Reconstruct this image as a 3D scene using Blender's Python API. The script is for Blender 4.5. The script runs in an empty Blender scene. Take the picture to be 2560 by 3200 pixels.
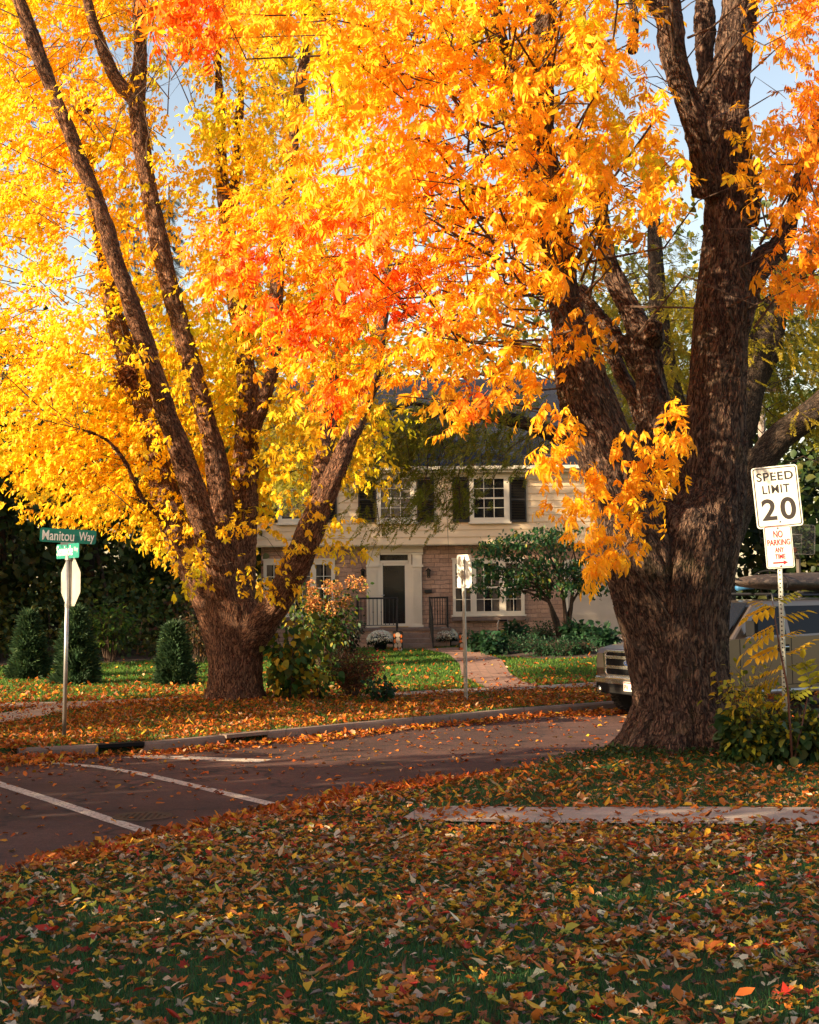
import bpy, math
import numpy as np
from mathutils import Vector, Matrix

# ------------------------------------------------------------------ camera, sky, sun, exposure
SC = bpy.context.scene
COL = SC.collection
F = 4760.0; PPX = 1280.0; PPY = 1280.0          # focal length and principal point, in pixels of the 2560x3200 photograph
PITCH = math.radians(6.4); ROLL = math.radians(0.6)
EYE = np.array([0.0, 0.0, 2.34])
_f = np.array([0, math.cos(PITCH), math.sin(PITCH)])
_u0 = np.array([0, -math.sin(PITCH), math.cos(PITCH)]); _r0 = np.array([1.0, 0, 0])
_u = _u0 * math.cos(ROLL) + _r0 * math.sin(ROLL)
_r = _r0 * math.cos(ROLL) - _u0 * math.sin(ROLL)
cd = bpy.data.cameras.new('camera'); cam = bpy.data.objects.new('camera', cd); COL.objects.link(cam)
cam.matrix_world = Matrix(((_r[0], _u[0], -_f[0], EYE[0]), (_r[1], _u[1], -_f[1], EYE[1]), (_r[2], _u[2], -_f[2], EYE[2]), (0, 0, 0, 1)))
cd.sensor_fit = 'HORIZONTAL'; cd.sensor_width = 24.0; cd.lens = F / 2560 * 24.0
cd.shift_y = -320 / 2560; cd.clip_start = 0.1; cd.clip_end = 2000
SC.camera = cam

SUN_EL = math.radians(19.0)
SUN_DIR = np.array([-0.906, -0.423]); SUN_DIR = SUN_DIR / np.linalg.norm(SUN_DIR)     # horizontal direction towards the sun
w = bpy.data.worlds.new("World"); SC.world = w; w.use_nodes = True
nt = w.node_tree; bg = nt.nodes['Background']
sky = nt.nodes.new('ShaderNodeTexSky'); sky.sky_type = 'NISHITA'; sky.sun_disc = False
sky.sun_elevation = SUN_EL; sky.sun_rotation = math.atan2(SUN_DIR[0], SUN_DIR[1])
sky.air_density = 1.0; sky.dust_density = 1.0; sky.ozone_density = 1.0
tint = nt.nodes.new('ShaderNodeMix'); tint.data_type = 'RGBA'; tint.blend_type = 'MULTIPLY'
tint.inputs[0].default_value = 1.0; tint.inputs[7].default_value = (1.15, 0.94, 0.79, 1)
nt.links.new(sky.outputs[0], tint.inputs[6]); nt.links.new(tint.outputs[2], bg.inputs[0])
bg.inputs[1].default_value = 0.108
sl = bpy.data.lights.new('sun', 'SUN'); sl.energy = 5.0; sl.angle = math.radians(0.5); sl.color = (1.0, 0.80, 0.52)
so = bpy.data.objects.new('sun', sl); COL.objects.link(so)
_s = Vector((SUN_DIR[0] * math.cos(SUN_EL), SUN_DIR[1] * math.cos(SUN_EL), math.sin(SUN_EL)))
so.rotation_euler = _s.to_track_quat('Z', 'Y').to_euler(); so.location = (-30, -10, 25)
SC.view_settings.view_transform = 'Standard'; SC.view_settings.look = 'None'
SC.view_settings.exposure = 1.55; SC.view_settings.gamma = 1
SC.cycles.use_denoising = True
SC.cycles.max_bounces = 8; SC.cycles.transparent_max_bounces = 8

# ------------------------------------------------------------------ helpers
rng = np.random.default_rng(11)

def ray(px, py):
    return _r * ((px - PPX) / F) + _u * (-(py - PPY) / F) + _f
def P(px, py, Y):                                  # the world point at distance Y seen at a pixel
    d = ray(px, py); return EYE + d * (Y / d[1])
def G(px, py, z=0.0):                              # the ground point at height z seen at a pixel
    d = ray(px, py); return EYE + d * ((z - EYE[2]) / d[2])
def PX(X, Y, Z):
    d = np.array([X, Y, Z], float) - EYE; k = d @ _f
    return PPX + F * (d @ _r) / k, PPY - F * (d @ _u) / k

def tag(o, label=None, cat=None, group=None, kind=None):
    if label: o['label'] = label
    if cat: o['category'] = cat
    if group: o['group'] = group
    if kind: o['kind'] = kind
    return o
def empty(name, loc=(0, 0, 0), rz=0.0, parent=None):
    o = bpy.data.objects.new(name, None); COL.objects.link(o); o.empty_display_size = 0.2
    o.location = loc; o.rotation_euler = (0, 0, rz); o.parent = parent
    return o
def link_mesh(name, me, mat=None, parent=None):
    o = bpy.data.objects.new(name, me); COL.objects.link(o); o.parent = parent
    if mat: me.materials.append(mat)
    return o

class MB:
    """Collects shapes into ONE mesh."""
    def __init__(s): s.v = []; s.f = []; s.n = 0
    def add(s, vs, fs):
        b = s.n; s.v += [tuple(map(float, v)) for v in vs]; s.n = len(s.v); s.f += [tuple(b + i for i in f) for f in fs]; return s
    def box(s, x0, x1, y0, y1, z0, z1):
        return s.add([(x0, y0, z0), (x1, y0, z0), (x1, y1, z0), (x0, y1, z0), (x0, y0, z1), (x1, y0, z1), (x1, y1, z1), (x0, y1, z1)],
                     [(0, 3, 2, 1), (4, 5, 6, 7), (0, 1, 5, 4), (1, 2, 6, 5), (2, 3, 7, 6), (3, 0, 4, 7)])
    def prism(s, poly, axis, a0, a1):              # a 2-D outline extruded along an axis
        n = len(poly); k = 'xyz'.index(axis)
        def mk(p, a):
            q = list(p); q.insert(k, a); return q
        s.add([mk(p, a0) for p in poly] + [mk(p, a1) for p in poly],
              [tuple(range(n))[::-1], tuple(range(n, 2 * n))] + [(i, (i + 1) % n, n + (i + 1) % n, n + i) for i in range(n)])
        return s
    def tube(s, pts, rad, n=8, caps=True):
        pts = [np.array(p, float) for p in pts]; m = len(pts)
        rad = [rad] * m if np.isscalar(rad) else rad
        rings = []; ref = None
        for i in range(m):
            t = pts[min(i + 1, m - 1)] - pts[max(i - 1, 0)]; t = t / (np.linalg.norm(t) + 1e-9)
            if ref is None:
                ref = np.array([1.0, 0, 0]) if abs(t[0]) < 0.9 else np.array([0, 1.0, 0])
            a = ref - t * (ref @ t); a /= np.linalg.norm(a) + 1e-9; b = np.cross(t, a); ref = a
            rings.append([pts[i] + rad[i] * (a * math.cos(q) + b * math.sin(q)) for q in np.linspace(0, 2 * math.pi, n, endpoint=False)])
        vs = [v for r_ in rings for v in r_]
        fs = [(i * n + j, i * n + (j + 1) % n, (i + 1) * n + (j + 1) % n, (i + 1) * n + j) for i in range(m - 1) for j in range(n)]
        if caps: fs += [tuple(range(n))[::-1], tuple(range((m - 1) * n, m * n))]
        return s.add(vs, fs)
    def lathe(s, prof, c=(0, 0, 0), n=16, axis='z'):
        vs = []; m = len(prof)
        for (r, h) in prof:
            for q in np.linspace(0, 2 * math.pi, n, endpoint=False):
                a, b = r * math.cos(q), r * math.sin(q)
                v = (a, b, h) if axis == 'z' else ((a, h, b) if axis == 'y' else (h, a, b))
                vs.append((v[0] + c[0], v[1] + c[1], v[2] + c[2]))
        fs = [(i * n + j, i * n + (j + 1) % n, (i + 1) * n + (j + 1) % n, (i + 1) * n + j) for i in range(m - 1) for j in range(n)]
        fs += [tuple(range(n))[::-1], tuple(range((m - 1) * n, m * n))]
        return s.add(vs, fs)
    def build(s, name, mat, parent=None, smooth=False, bevel=0.0):
        me = bpy.data.meshes.new(name); me.from_pydata(s.v, [], s.f); me.update()
        if smooth: me.polygons.foreach_set('use_smooth', [True] * len(me.polygons))
        o = link_mesh(name, me, mat, parent)
        if bevel:
            b = o.modifiers.new('bevel', 'BEVEL'); b.width = bevel; b.segments = 2; b.limit_method = 'ANGLE'
        return o

def np_mesh(name, V, quads=None, tris=None, col=None, mat=None, parent=None, smooth=False):
    """A large mesh straight from arrays; col: one RGB per vertex."""
    me = bpy.data.meshes.new(name)
    parts = []; sizes = []
    for arr, k in ((quads, 4), (tris, 3)):
        if arr is not None and len(arr): parts.append(np.asarray(arr, np.int32).ravel()); sizes.append(np.full(len(arr), k, np.int32))
    loops = np.concatenate(parts); sizes = np.concatenate(sizes)
    me.vertices.add(len(V)); me.vertices.foreach_set('co', np.asarray(V, np.float32).ravel())
    me.loops.add(len(loops)); me.loops.foreach_set('vertex_index', loops)
    me.polygons.add(len(sizes)); me.polygons.foreach_set('loop_start', np.concatenate(([0], np.cumsum(sizes)[:-1])).astype(np.int32))
    me.update(calc_edges=True)
    if smooth: me.polygons.foreach_set('use_smooth', np.ones(len(sizes), bool))
    if col is not None:
        a = me.attributes.new('col', 'FLOAT_COLOR', 'POINT')
        c4 = np.ones((len(V), 4), np.float32); c4[:, :3] = col; a.data.foreach_set('color', c4.ravel())
    me.validate()
    return link_mesh(name, me, mat, parent)

def unit(a): return a / (np.linalg.norm(a, axis=-1, keepdims=True) + 1e-9)
def frames(X, up):
    X = unit(X); Y = unit(np.cross(up, X)); Z = np.cross(X, Y)
    return np.stack([X, Y, Z], axis=-1)            # columns are the local axes
def scatter(tmpl, pos, R, scale, col, curl=None, rough=0.0):
    """tmpl = (verts, quads, tris); returns world verts, quads, tris, colours for N copies."""
    tv, tq, tt = tmpl; N = len(pos); V = len(tv)
    L = np.repeat(tv[None], N, 0)
    if curl is not None:
        L = L.copy(); L[:, :, 2] += curl[:, :1] * L[:, :, 0] ** 2 + curl[:, 1:2] * L[:, :, 1] ** 2
    if rough: L = L + rng.normal(0, rough, L.shape)
    W = np.einsum('nij,nvj->nvi', R, L * np.reshape(scale, (N, 1, 1))) + pos[:, None]
    off = (np.arange(N) * V)[:, None, None]
    q = (np.asarray(tq, int)[None] + off).reshape(-1, 4) if len(tq) else np.zeros((0, 4), int)
    t = (np.asarray(tt, int)[None] + off).reshape(-1, 3) if len(tt) else np.zeros((0, 3), int)
    return W.reshape(-1, 3), q, t, np.repeat(col, V, 0)
def join(parts):
    Vs = []; qs = []; ts = []; cs = []; b = 0
    for (v, q, t, c) in parts:
        Vs.append(v); qs.append(q + b); ts.append(t + b); cs.append(c); b += len(v)
    return np.concatenate(Vs), np.concatenate(qs), np.concatenate(ts), np.concatenate(cs)

def vnoise(p, seed=0):
    """value noise, p (N,3)"""
    p = np.asarray(p, float); i = np.floor(p).astype(np.int64); f = p - i; f = f * f * (3 - 2 * f); out = 0
    for dx in (0, 1):
        for dy in (0, 1):
            for dz in (0, 1):
                h = (i[:, 0] + dx) * 374761393 + (i[:, 1] + dy) * 668265263 + (i[:, 2] + dz) * 2147483647 + seed * 974711
                h = (h ^ (h >> 13)) * 1274126177; h = (h ^ (h >> 16)) & 0xffff
                wt = (f[:, 0] if dx else 1 - f[:, 0]) * (f[:, 1] if dy else 1 - f[:, 1]) * (f[:, 2] if dz else 1 - f[:, 2])
                out = out + wt * h / 65535.0
    return out
def in_poly(x, y, poly):
    x = np.asarray(x, float); y = np.asarray(y, float); c = np.zeros(x.shape, bool); n = len(poly)
    for i in range(n):
        x0, y0 = poly[i]; x1, y1 = poly[i - 1]
        c ^= ((y0 > y) != (y1 > y)) & (x < (x1 - x0) * (y - y0) / ((y1 - y0) or 1e-9) + x0)
    return c
def dist_line(x, y, line):
    d = np.full(np.shape(x), 1e9)
    for (a, b) in zip(line[:-1], line[1:]):
        ax, ay = a; ux, uy = b[0] - ax, b[1] - ay; L2 = ux * ux + uy * uy + 1e-12
        t = np.clip(((x - ax) * ux + (y - ay) * uy) / L2, 0, 1)
        d = np.minimum(d, np.hypot(x - ax - t * ux, y - ay - t * uy))
    return d

# ------------------------------------------------------------------ materials
def new_mat(name):
    m = bpy.data.materials.new(name); m.use_nodes = True; return m, m.node_tree, m.node_tree.nodes['Principled BSDF']
def N(nt, typ, **kw):
    n = nt.nodes.new(typ)
    for k, v in kw.items(): setattr(n, k, v)
    return n
def mixc(nt, a, b, fac, mode='MIX'):
    m = N(nt, 'ShaderNodeMix', data_type='RGBA', blend_type=mode)
    for sock, v in ((m.inputs[0], fac), (m.inputs[6], a), (m.inputs[7], b)):
        if hasattr(v, 'is_output'): nt.links.new(v, sock)
        else: sock.default_value = v if not isinstance(v, tuple) else (*v[:3], 1)
    return m.outputs[2]
def ramp(nt, src, stops):
    r = N(nt, 'ShaderNodeValToRGB'); e = r.color_ramp.elements
    while len(e) < len(stops): e.new(0.5)
    for i, (p, c) in enumerate(stops):
        e[i].position = p; e[i].color = (*c, 1) if isinstance(c, tuple) else (c, c, c, 1)
    nt.links.new(src, r.inputs[0]); return r.outputs[0]
def noise(nt, vec, scale, detail=4, rough=0.6):
    n = N(nt, 'ShaderNodeTexNoise'); n.inputs['Scale'].default_value = scale; n.inputs['Detail'].default_value = detail
    n.inputs['Roughness'].default_value = rough
    if vec is not None: nt.links.new(vec, n.inputs['Vector'])
    return n.outputs['Fac']
def bump(nt, b, h, strength, dist):
    n = N(nt, 'ShaderNodeBump'); n.inputs['Strength'].default_value = strength; n.inputs['Distance'].default_value = dist
    nt.links.new(h, n.inputs['Height']); nt.links.new(n.outputs[0], b.inputs['Normal']); return n
def geo(nt): return N(nt, 'ShaderNodeNewGeometry').outputs['Position']
def objc(nt): return N(nt, 'ShaderNodeTexCoord').outputs['Object']

def plain(name, c, rough=0.6, metal=0.0, var=0.15, scale=6.0, bmp=0.0, spec=0.5):
    m, nt, b = new_mat(name); v = objc(nt)
    f = noise(nt, v, scale, 5)
    lo = tuple(x * (1 - var) for x in c); hi = tuple(min(1, x * (1 + var)) for x in c)
    nt.links.new(ramp(nt, f, [(0.3, lo), (0.7, hi)]), b.inputs['Base Color'])
    b.inputs['Roughness'].default_value = rough; b.inputs['Metallic'].default_value = metal
    b.inputs['Specular IOR Level'].default_value = spec
    if bmp: bump(nt, b, noise(nt, v, scale * 8, 4), 0.5, bmp)
    return m
def leaf_mat(name, trans=0.45, gloss=0.25, tgain=1.15):
    m, nt, b = new_mat(name)
    a = N(nt, 'ShaderNodeAttribute', attribute_name='col').outputs['Color']
    nt.links.new(a, b.inputs['Base Color']); b.inputs['Roughness'].default_value = 0.5
    b.inputs['Specular IOR Level'].default_value = gloss
    t = N(nt, 'ShaderNodeBsdfTranslucent')
    nt.links.new(mixc(nt, a, (tgain, tgain, tgain), 1.0, 'MULTIPLY'), t.inputs[0])
    mx = N(nt, 'ShaderNodeMixShader'); mx.inputs[0].default_value = trans
    nt.links.new(b.outputs[0], mx.inputs[1]); nt.links.new(t.outputs[0], mx.inputs[2])
    nt.links.new(mx.outputs[0], nt.nodes['Material Output'].inputs[0])
    return m
def bark_mat(name, dark, mid, light, sc=1.0, moss=0.0):
    m, nt, b = new_mat(name)
    a = N(nt, 'ShaderNodeAttribute', attribute_name='bark').outputs['Vector']
    def ridge(scale, w, dist):
        n = N(nt, 'ShaderNodeTexNoise'); n.inputs['Scale'].default_value = scale * sc; n.inputs['Detail'].default_value = 2.5
        n.inputs['Roughness'].default_value = 0.55; n.inputs['Distortion'].default_value = dist; nt.links.new(a, n.inputs['Vector'])
        s = N(nt, 'ShaderNodeMath', operation='SUBTRACT'); nt.links.new(n.outputs['Fac'], s.inputs[0]); s.inputs[1].default_value = 0.5
        ab = N(nt, 'ShaderNodeMath', operation='ABSOLUTE'); nt.links.new(s.outputs[0], ab.inputs[0])
        return ramp(nt, ab.outputs[0], [(0.0, 0.0), (w * 0.45, 0.45), (w, 1.0)])
    r1 = ridge(15.5, 0.13, 0.8); r2 = ridge(33, 0.13, 0.4)
    n2 = noise(nt, a, 60 * sc, 4, 0.7)
    h0 = mixc(nt, r1, r2, 0.42)
    h = N(nt, 'ShaderNodeMath', operation='MULTIPLY_ADD'); nt.links.new(n2, h.inputs[0]); h.inputs[1].default_value = 0.25; nt.links.new(h0, h.inputs[2])
    big = noise(nt, geo(nt), 1.7, 3)
    c1 = ramp(nt, h.outputs[0], [(0.26, dark), (0.66, mid), (1.15, light)])
    c2 = mixc(nt, c1, ramp(nt, big, [(0.35, 0.8), (0.7, 1.1)]), 1.0, 'MULTIPLY')
    if moss:
        c2 = mixc(nt, c2, (0.10, 0.10, 0.03), ramp(nt, noise(nt, geo(nt), 2.3, 4), [(0.58, 0.0), (0.72, moss)]))
    c2 = mixc(nt, c2, tuple(0.55 * v + 0.03 for v in mid), ramp(nt, noise(nt, geo(nt), 5.5, 5, 0.7), [(0.52, 0.0), (0.66, 0.55)]))
    nt.links.new(c2, b.inputs['Base Color']); b.inputs['Roughness'].default_value = 0.9; b.inputs['Specular IOR Level'].default_value = 0.2
    bump(nt, b, h.outputs[0], 0.9, 0.05)
    return m

M = {}
M['leaf'] = leaf_mat('autumn_leaf', 0.52, 0.25, 1.25)
M['green'] = leaf_mat('green_leaf', 0.35, 0.3, 1.0)
M['dry'] = leaf_mat('dry_leaf', 0.15, 0.2, 1.0)
M['grass'] = leaf_mat('grass_blade', 0.35, 0.2, 1.0)
M['needle'] = leaf_mat('needle', 0.2, 0.2, 1.0)
M['bark'] = bark_mat('ash_bark', (0.018, 0.010, 0.008), (0.092, 0.051, 0.035), (0.20, 0.12, 0.078), 1.0, 0.25)
M['bark_left'] = bark_mat('maple_bark', (0.028, 0.013, 0.009), (0.18, 0.082, 0.045), (0.34, 0.17, 0.095), 1.3)
M['bark_dark'] = bark_mat('dark_bark', (0.02, 0.014, 0.01), (0.07, 0.045, 0.03), (0.15, 0.10, 0.07), 1.3)
M['twig'] = plain('twig', (0.07, 0.04, 0.025), 0.9)
M['white'] = plain('white_paint', (0.80, 0.70, 0.55), 0.5, var=0.05, scale=2)
M['siding'] = plain('cream_siding', (0.82, 0.62, 0.40), 0.6, var=0.06, scale=1.2, bmp=0.002)
M['black'] = plain('black_paint', (0.018, 0.016, 0.015), 0.45, var=0.2)
M['iron'] = plain('black_iron', (0.015, 0.015, 0.017), 0.4, metal=0.3, var=0.2)
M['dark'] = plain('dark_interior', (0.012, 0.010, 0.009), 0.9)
M['curtain'] = plain('curtain_cloth', (0.62, 0.52, 0.42), 0.9, var=0.2, scale=3)
M['galv'] = plain('galvanised_steel', (0.42, 0.40, 0.38), 0.4, metal=0.8, var=0.2, scale=9)
M['alu'] = plain('sign_back_aluminium', (0.86, 0.84, 0.78), 0.35, metal=0.1, var=0.08, scale=5)
M['alu_dull'] = plain('dull_aluminium', (0.46, 0.42, 0.35), 0.45, metal=0.35, var=0.15, scale=4)
M['sign_white'] = plain('reflective_white_sheet', (0.72, 0.71, 0.63), 0.4, var=0.03, scale=3)
M['sign_green'] = plain('reflective_green_sheet', (0.0, 0.20, 0.13), 0.4, var=0.08, scale=3)
M['sign_teal'] = plain('teal_green_sheet', (0.005, 0.20, 0.14), 0.4, var=0.08, scale=3)  # almost the same green as the other name sign, slightly bluer
M['sign_red'] = plain('red_sign_ink', (0.42, 0.006, 0.012), 0.6, var=0.05)
M['sign_black'] = plain('black_sign_ink', (0.018, 0.012, 0.011), 0.6, var=0.05)
M['letter_white'] = plain('white_letter_film', (0.85, 0.80, 0.72), 0.4, var=0.03)
M['brass'] = plain('brass_sill', (0.55, 0.34, 0.12), 0.35, metal=0.7, var=0.1)
M['rubber'] = plain('tyre_rubber', (0.018, 0.017, 0.017), 0.85, var=0.3, scale=20)
M['chrome'] = plain('chrome', (0.85, 0.83, 0.80), 0.16, metal=0.92, var=0.04)
M['paint'] = plain('champagne_car_paint', (0.19, 0.14, 0.105), 0.28, metal=0.65, var=0.04, scale=1)
for _n in M['paint'].node_tree.nodes:
    if _n.type == 'BSDF_PRINCIPLED': _n.inputs['Coat Weight'].default_value = 0.8; _n.inputs['Coat Roughness'].default_value = 0.06
M['plastic'] = plain('black_plastic', (0.009, 0.009, 0.010), 0.75, var=0.2, spec=0.15)
M['mulch'] = plain('bark_mulch', (0.055, 0.03, 0.02), 0.95, var=0.6, scale=25, bmp=0.03)

def glass_mat(name, tintc=(0.02, 0.02, 0.02), thru=0.55):
    m, nt, b = new_mat(name)
    b.inputs['Base Color'].default_value = (*tintc, 1); b.inputs['Roughness'].default_value = 0.04
    t = N(nt, 'ShaderNodeBsdfTransparent'); mx = N(nt, 'ShaderNodeMixShader'); mx.inputs[0].default_value = thru
    nt.links.new(b.outputs[0], mx.inputs[1]); nt.links.new(t.outputs[0], mx.inputs[2])
    nt.links.new(mx.outputs[0], nt.nodes['Material Output'].inputs[0]); return m
M['glass'] = glass_mat('window_glass', thru=0.72); M['car_glass'] = glass_mat('tinted_glass', (0.01, 0.01, 0.012), 0.15)
for _n in M['car_glass'].node_tree.nodes:
    if _n.type == 'BSDF_PRINCIPLED': _n.inputs['Specular IOR Level'].default_value = 0.25; _n.inputs['Roughness'].default_value = 0.12
M['acrylic'] = glass_mat('acrylic_board', (0.14, 0.14, 0.15), 0.8)

def _stone():
    m, nt, b = new_mat('ashlar_stone'); p = objc(nt)
    wn = N(nt, 'ShaderNodeTexNoise'); wn.inputs['Scale'].default_value = 3.0; wn.inputs['Detail'].default_value = 4; nt.links.new(p, wn.inputs['Vector'])
    sc = N(nt, 'ShaderNodeVectorMath', operation='SCALE'); sc.inputs['Scale'].default_value = 0.09; nt.links.new(wn.outputs['Color'], sc.inputs[0])
    ad = N(nt, 'ShaderNodeVectorMath', operation='ADD'); nt.links.new(p, ad.inputs[0]); nt.links.new(sc.outputs[0], ad.inputs[1])
    sp = N(nt, 'ShaderNodeSeparateXYZ'); nt.links.new(ad.outputs[0], sp.inputs[0])
    xy = N(nt, 'ShaderNodeMath', operation='ADD'); nt.links.new(sp.outputs[0], xy.inputs[0]); nt.links.new(sp.outputs[1], xy.inputs[1])
    cb = N(nt, 'ShaderNodeCombineXYZ'); nt.links.new(xy.outputs[0], cb.inputs[0]); nt.links.new(sp.outputs[2], cb.inputs[1])
    br = N(nt, 'ShaderNodeTexBrick', offset=0.37, squash=0.62, squash_frequency=3, offset_frequency=2)
    for k, v in (('Scale', 1.0), ('Mortar Size', 0.009), ('Mortar Smooth', 0.4), ('Brick Width', 0.46), ('Row Height', 0.135), ('Bias', 0.0)):
        br.inputs[k].default_value = v
    br.inputs['Color1'].default_value = (0.58, 0.36, 0.25, 1); br.inputs['Color2'].default_value = (0.40, 0.24, 0.165, 1); br.inputs['Mortar'].default_value = (0.27, 0.18, 0.135, 1)
    nt.links.new(cb.outputs[0], br.inputs['Vector'])
    n2 = noise(nt, p, 14, 6, 0.7)
    nt.links.new(mixc(nt, br.outputs['Color'], ramp(nt, n2, [(0.3, 0.72), (0.7, 1.15)]), 1.0, 'MULTIPLY'), b.inputs['Base Color'])
    b.inputs['Roughness'].default_value = 0.9
    h = N(nt, 'ShaderNodeMath', operation='MULTIPLY_ADD'); nt.links.new(br.outputs['Fac'], h.inputs[0]); h.inputs[1].default_value = -1.0; nt.links.new(n2, h.inputs[2])
    bump(nt, b, h.outputs[0], 0.9, 0.03); return m
M['stone'] = _stone()
def _shingle():
    m, nt, b = new_mat('slate_blue_shingles'); p = objc(nt)
    br = N(nt, 'ShaderNodeTexBrick', offset=0.5)
    for k, v in (('Scale', 1.0), ('Mortar Size', 0.006), ('Brick Width', 0.32), ('Row Height', 0.14), ('Bias', 0.0)): br.inputs[k].default_value = v
    br.inputs['Color1'].default_value = (0.020, 0.023, 0.036, 1); br.inputs['Color2'].default_value = (0.032, 0.036, 0.052, 1); br.inputs['Mortar'].default_value = (0.012, 0.013, 0.018, 1)
    nt.links.new(p, br.inputs['Vector'])
    nt.links.new(mixc(nt, br.outputs['Color'], ramp(nt, noise(nt, p, 30, 4), [(0.3, 0.7), (0.7, 1.2)]), 1.0, 'MULTIPLY'), b.inputs['Base Color'])
    b.inputs['Roughness'].default_value = 0.95; b.inputs['Specular IOR Level'].default_value = 0.08; bump(nt, b, br.outputs['Fac'], -0.8, 0.02); return m
M['shingle'] = _shingle()
def _asphalt():
    m, nt, b = new_mat('worn_asphalt'); p = geo(nt)
    big = noise(nt, p, 0.45, 4); fine = noise(nt, p, 90, 3, 0.8); mid = noise(nt, p, 9, 5, 0.7)
    c = ramp(nt, big, [(0.35, (0.074, 0.035, 0.028)), (0.65, (0.120, 0.058, 0.045))])
    c = mixc(nt, c, ramp(nt, fine, [(0.32, 0.45), (0.5, 1.0), (0.72, 1.7)]), 1.0, 'MULTIPLY')
    c = mixc(nt, c, ramp(nt, mid, [(0.3, 0.72), (0.7, 1.2)]), 1.0, 'MULTIPLY')
    c = mixc(nt, c, ramp(nt, noise(nt, p, 32, 3, 0.8), [(0.3, 0.6), (0.5, 1.0), (0.7, 1.4)]), 1.0, 'MULTIPLY')
    c = mixc(nt, c, ramp(nt, noise(nt, p, 0.16, 5, 0.6), [(0.46, 1.0), (0.52, 0.72)]), 1.0, 'MULTIPLY')
    vo = N(nt, 'ShaderNodeTexVoronoi', feature='DISTANCE_TO_EDGE'); vo.inputs['Scale'].default_value = 0.42
    wn = N(nt, 'ShaderNodeTexNoise'); wn.inputs['Scale'].default_value = 1.6; wn.inputs['Detail'].default_value = 6; nt.links.new(p, wn.inputs['Vector'])
    ad = N(nt, 'ShaderNodeVectorMath', operation='ADD'); nt.links.new(p, ad.inputs[0]); nt.links.new(wn.outputs['Color'], ad.inputs[1]); nt.links.new(ad.outputs[0], vo.inputs['Vector'])
    c = mixc(nt, c, (0.020, 0.013, 0.012), ramp(nt, vo.outputs['Distance'], [(0.0, 0.9), (0.02, 0.0)]))
    nt.links.new(c, b.inputs['Base Color']); b.inputs['Roughness'].default_value = 0.85; b.inputs['Specular IOR Level'].default_value = 0.35
    bump(nt, b, fine, 0.7, 0.008); return m
M['asphalt'] = _asphalt()
def _concrete(name, c, joints=0.0):
    m, nt, b = new_mat(name); p = geo(nt)
    a = ramp(nt, noise(nt, p, 1.3, 5), [(0.3, tuple(x * 0.72 for x in c)), (0.7, tuple(x * 1.12 for x in c))])
    a = mixc(nt, a, ramp(nt, noise(nt, p, 70, 3), [(0.3, 0.75), (0.7, 1.15)]), 1.0, 'MULTIPLY')
    if joints:
        sp = N(nt, 'ShaderNodeSeparateXYZ'); nt.links.new(p, sp.inputs[0])
        dv = N(nt, 'ShaderNodeMath', operation='DIVIDE'); nt.links.new(sp.outputs[0], dv.inputs[0]); dv.inputs[1].default_value = joints
        fr = N(nt, 'ShaderNodeMath', operation='FRACT'); nt.links.new(dv.outputs[0], fr.inputs[0])
        a = mixc(nt, a, tuple(x * 0.3 for x in c), ramp(nt, fr.outputs[0], [(0.0, 1.0), (0.016, 0.0)]))
    a = mixc(nt, a, tuple(x * 0.5 for x in c), ramp(nt, noise(nt, p, 4.5, 6, 0.7), [(0.52, 0.0), (0.72, 0.8)]))
    nt.links.new(a, b.inputs['Base Color']); b.inputs['Roughness'].default_value = 0.85
    bump(nt, b, noise(nt, p, 40, 5), 0.4, 0.006); return m
M['concrete'] = _concrete('sidewalk_concrete', (0.42, 0.33, 0.26), 1.35); M['kerb'] = _concrete('kerb_concrete', (0.22, 0.155, 0.12), 1.9)
M['drive'] = _concrete('driveway_concrete', (0.36, 0.28, 0.23)); M['step'] = _concrete('stone_step', (0.24, 0.16, 0.125))
def _lawn():
    m, nt, b = new_mat('lawn_soil'); p = geo(nt)
    a = ramp(nt, noise(nt, p, 0.8, 5), [(0.3, (0.030, 0.055, 0.020)), (0.6, (0.048, 0.082, 0.026)), (0.8, (0.075, 0.075, 0.03))])
    a = mixc(nt, a, (0.10, 0.055, 0.025), ramp(nt, noise(nt, p, 14, 5, 0.75), [(0.5, 0.0), (0.72, 0.75)]))
    nt.links.new(a, b.inputs['Base Color']); b.inputs['Roughness'].default_value = 0.95; b.inputs['Specular IOR Level'].default_value = 0.1
    bump(nt, b, noise(nt, p, 45, 4), 1.0, 0.03); return m
M['lawn'] = _lawn()
def _path():
    m, nt, b = new_mat('brick_paving'); p = geo(nt)
    br = N(nt, 'ShaderNodeTexBrick', offset=0.5)
    for k, v in (('Scale', 1.0), ('Mortar Size', 0.012), ('Brick Width', 0.4), ('Row Height', 0.2), ('Bias', 0.0)): br.inputs[k].default_value = v
    br.inputs['Color1'].default_value = (0.36, 0.19, 0.13, 1); br.inputs['Color2'].default_value = (0.27, 0.14, 0.10, 1); br.inputs['Mortar'].default_value = (0.15, 0.10, 0.07, 1)
    nt.links.new(p, br.inputs['Vector']); nt.links.new(mixc(nt, br.outputs['Color'], ramp(nt, noise(nt, p, 6, 5), [(0.3, 0.75), (0.7, 1.2)]), 1.0, 'MULTIPLY'), b.inputs['Base Color'])
    b.inputs['Roughness'].default_value = 0.85; bump(nt, b, br.outputs['Fac'], -0.5, 0.01); return m
M['path'] = _path()
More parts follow.
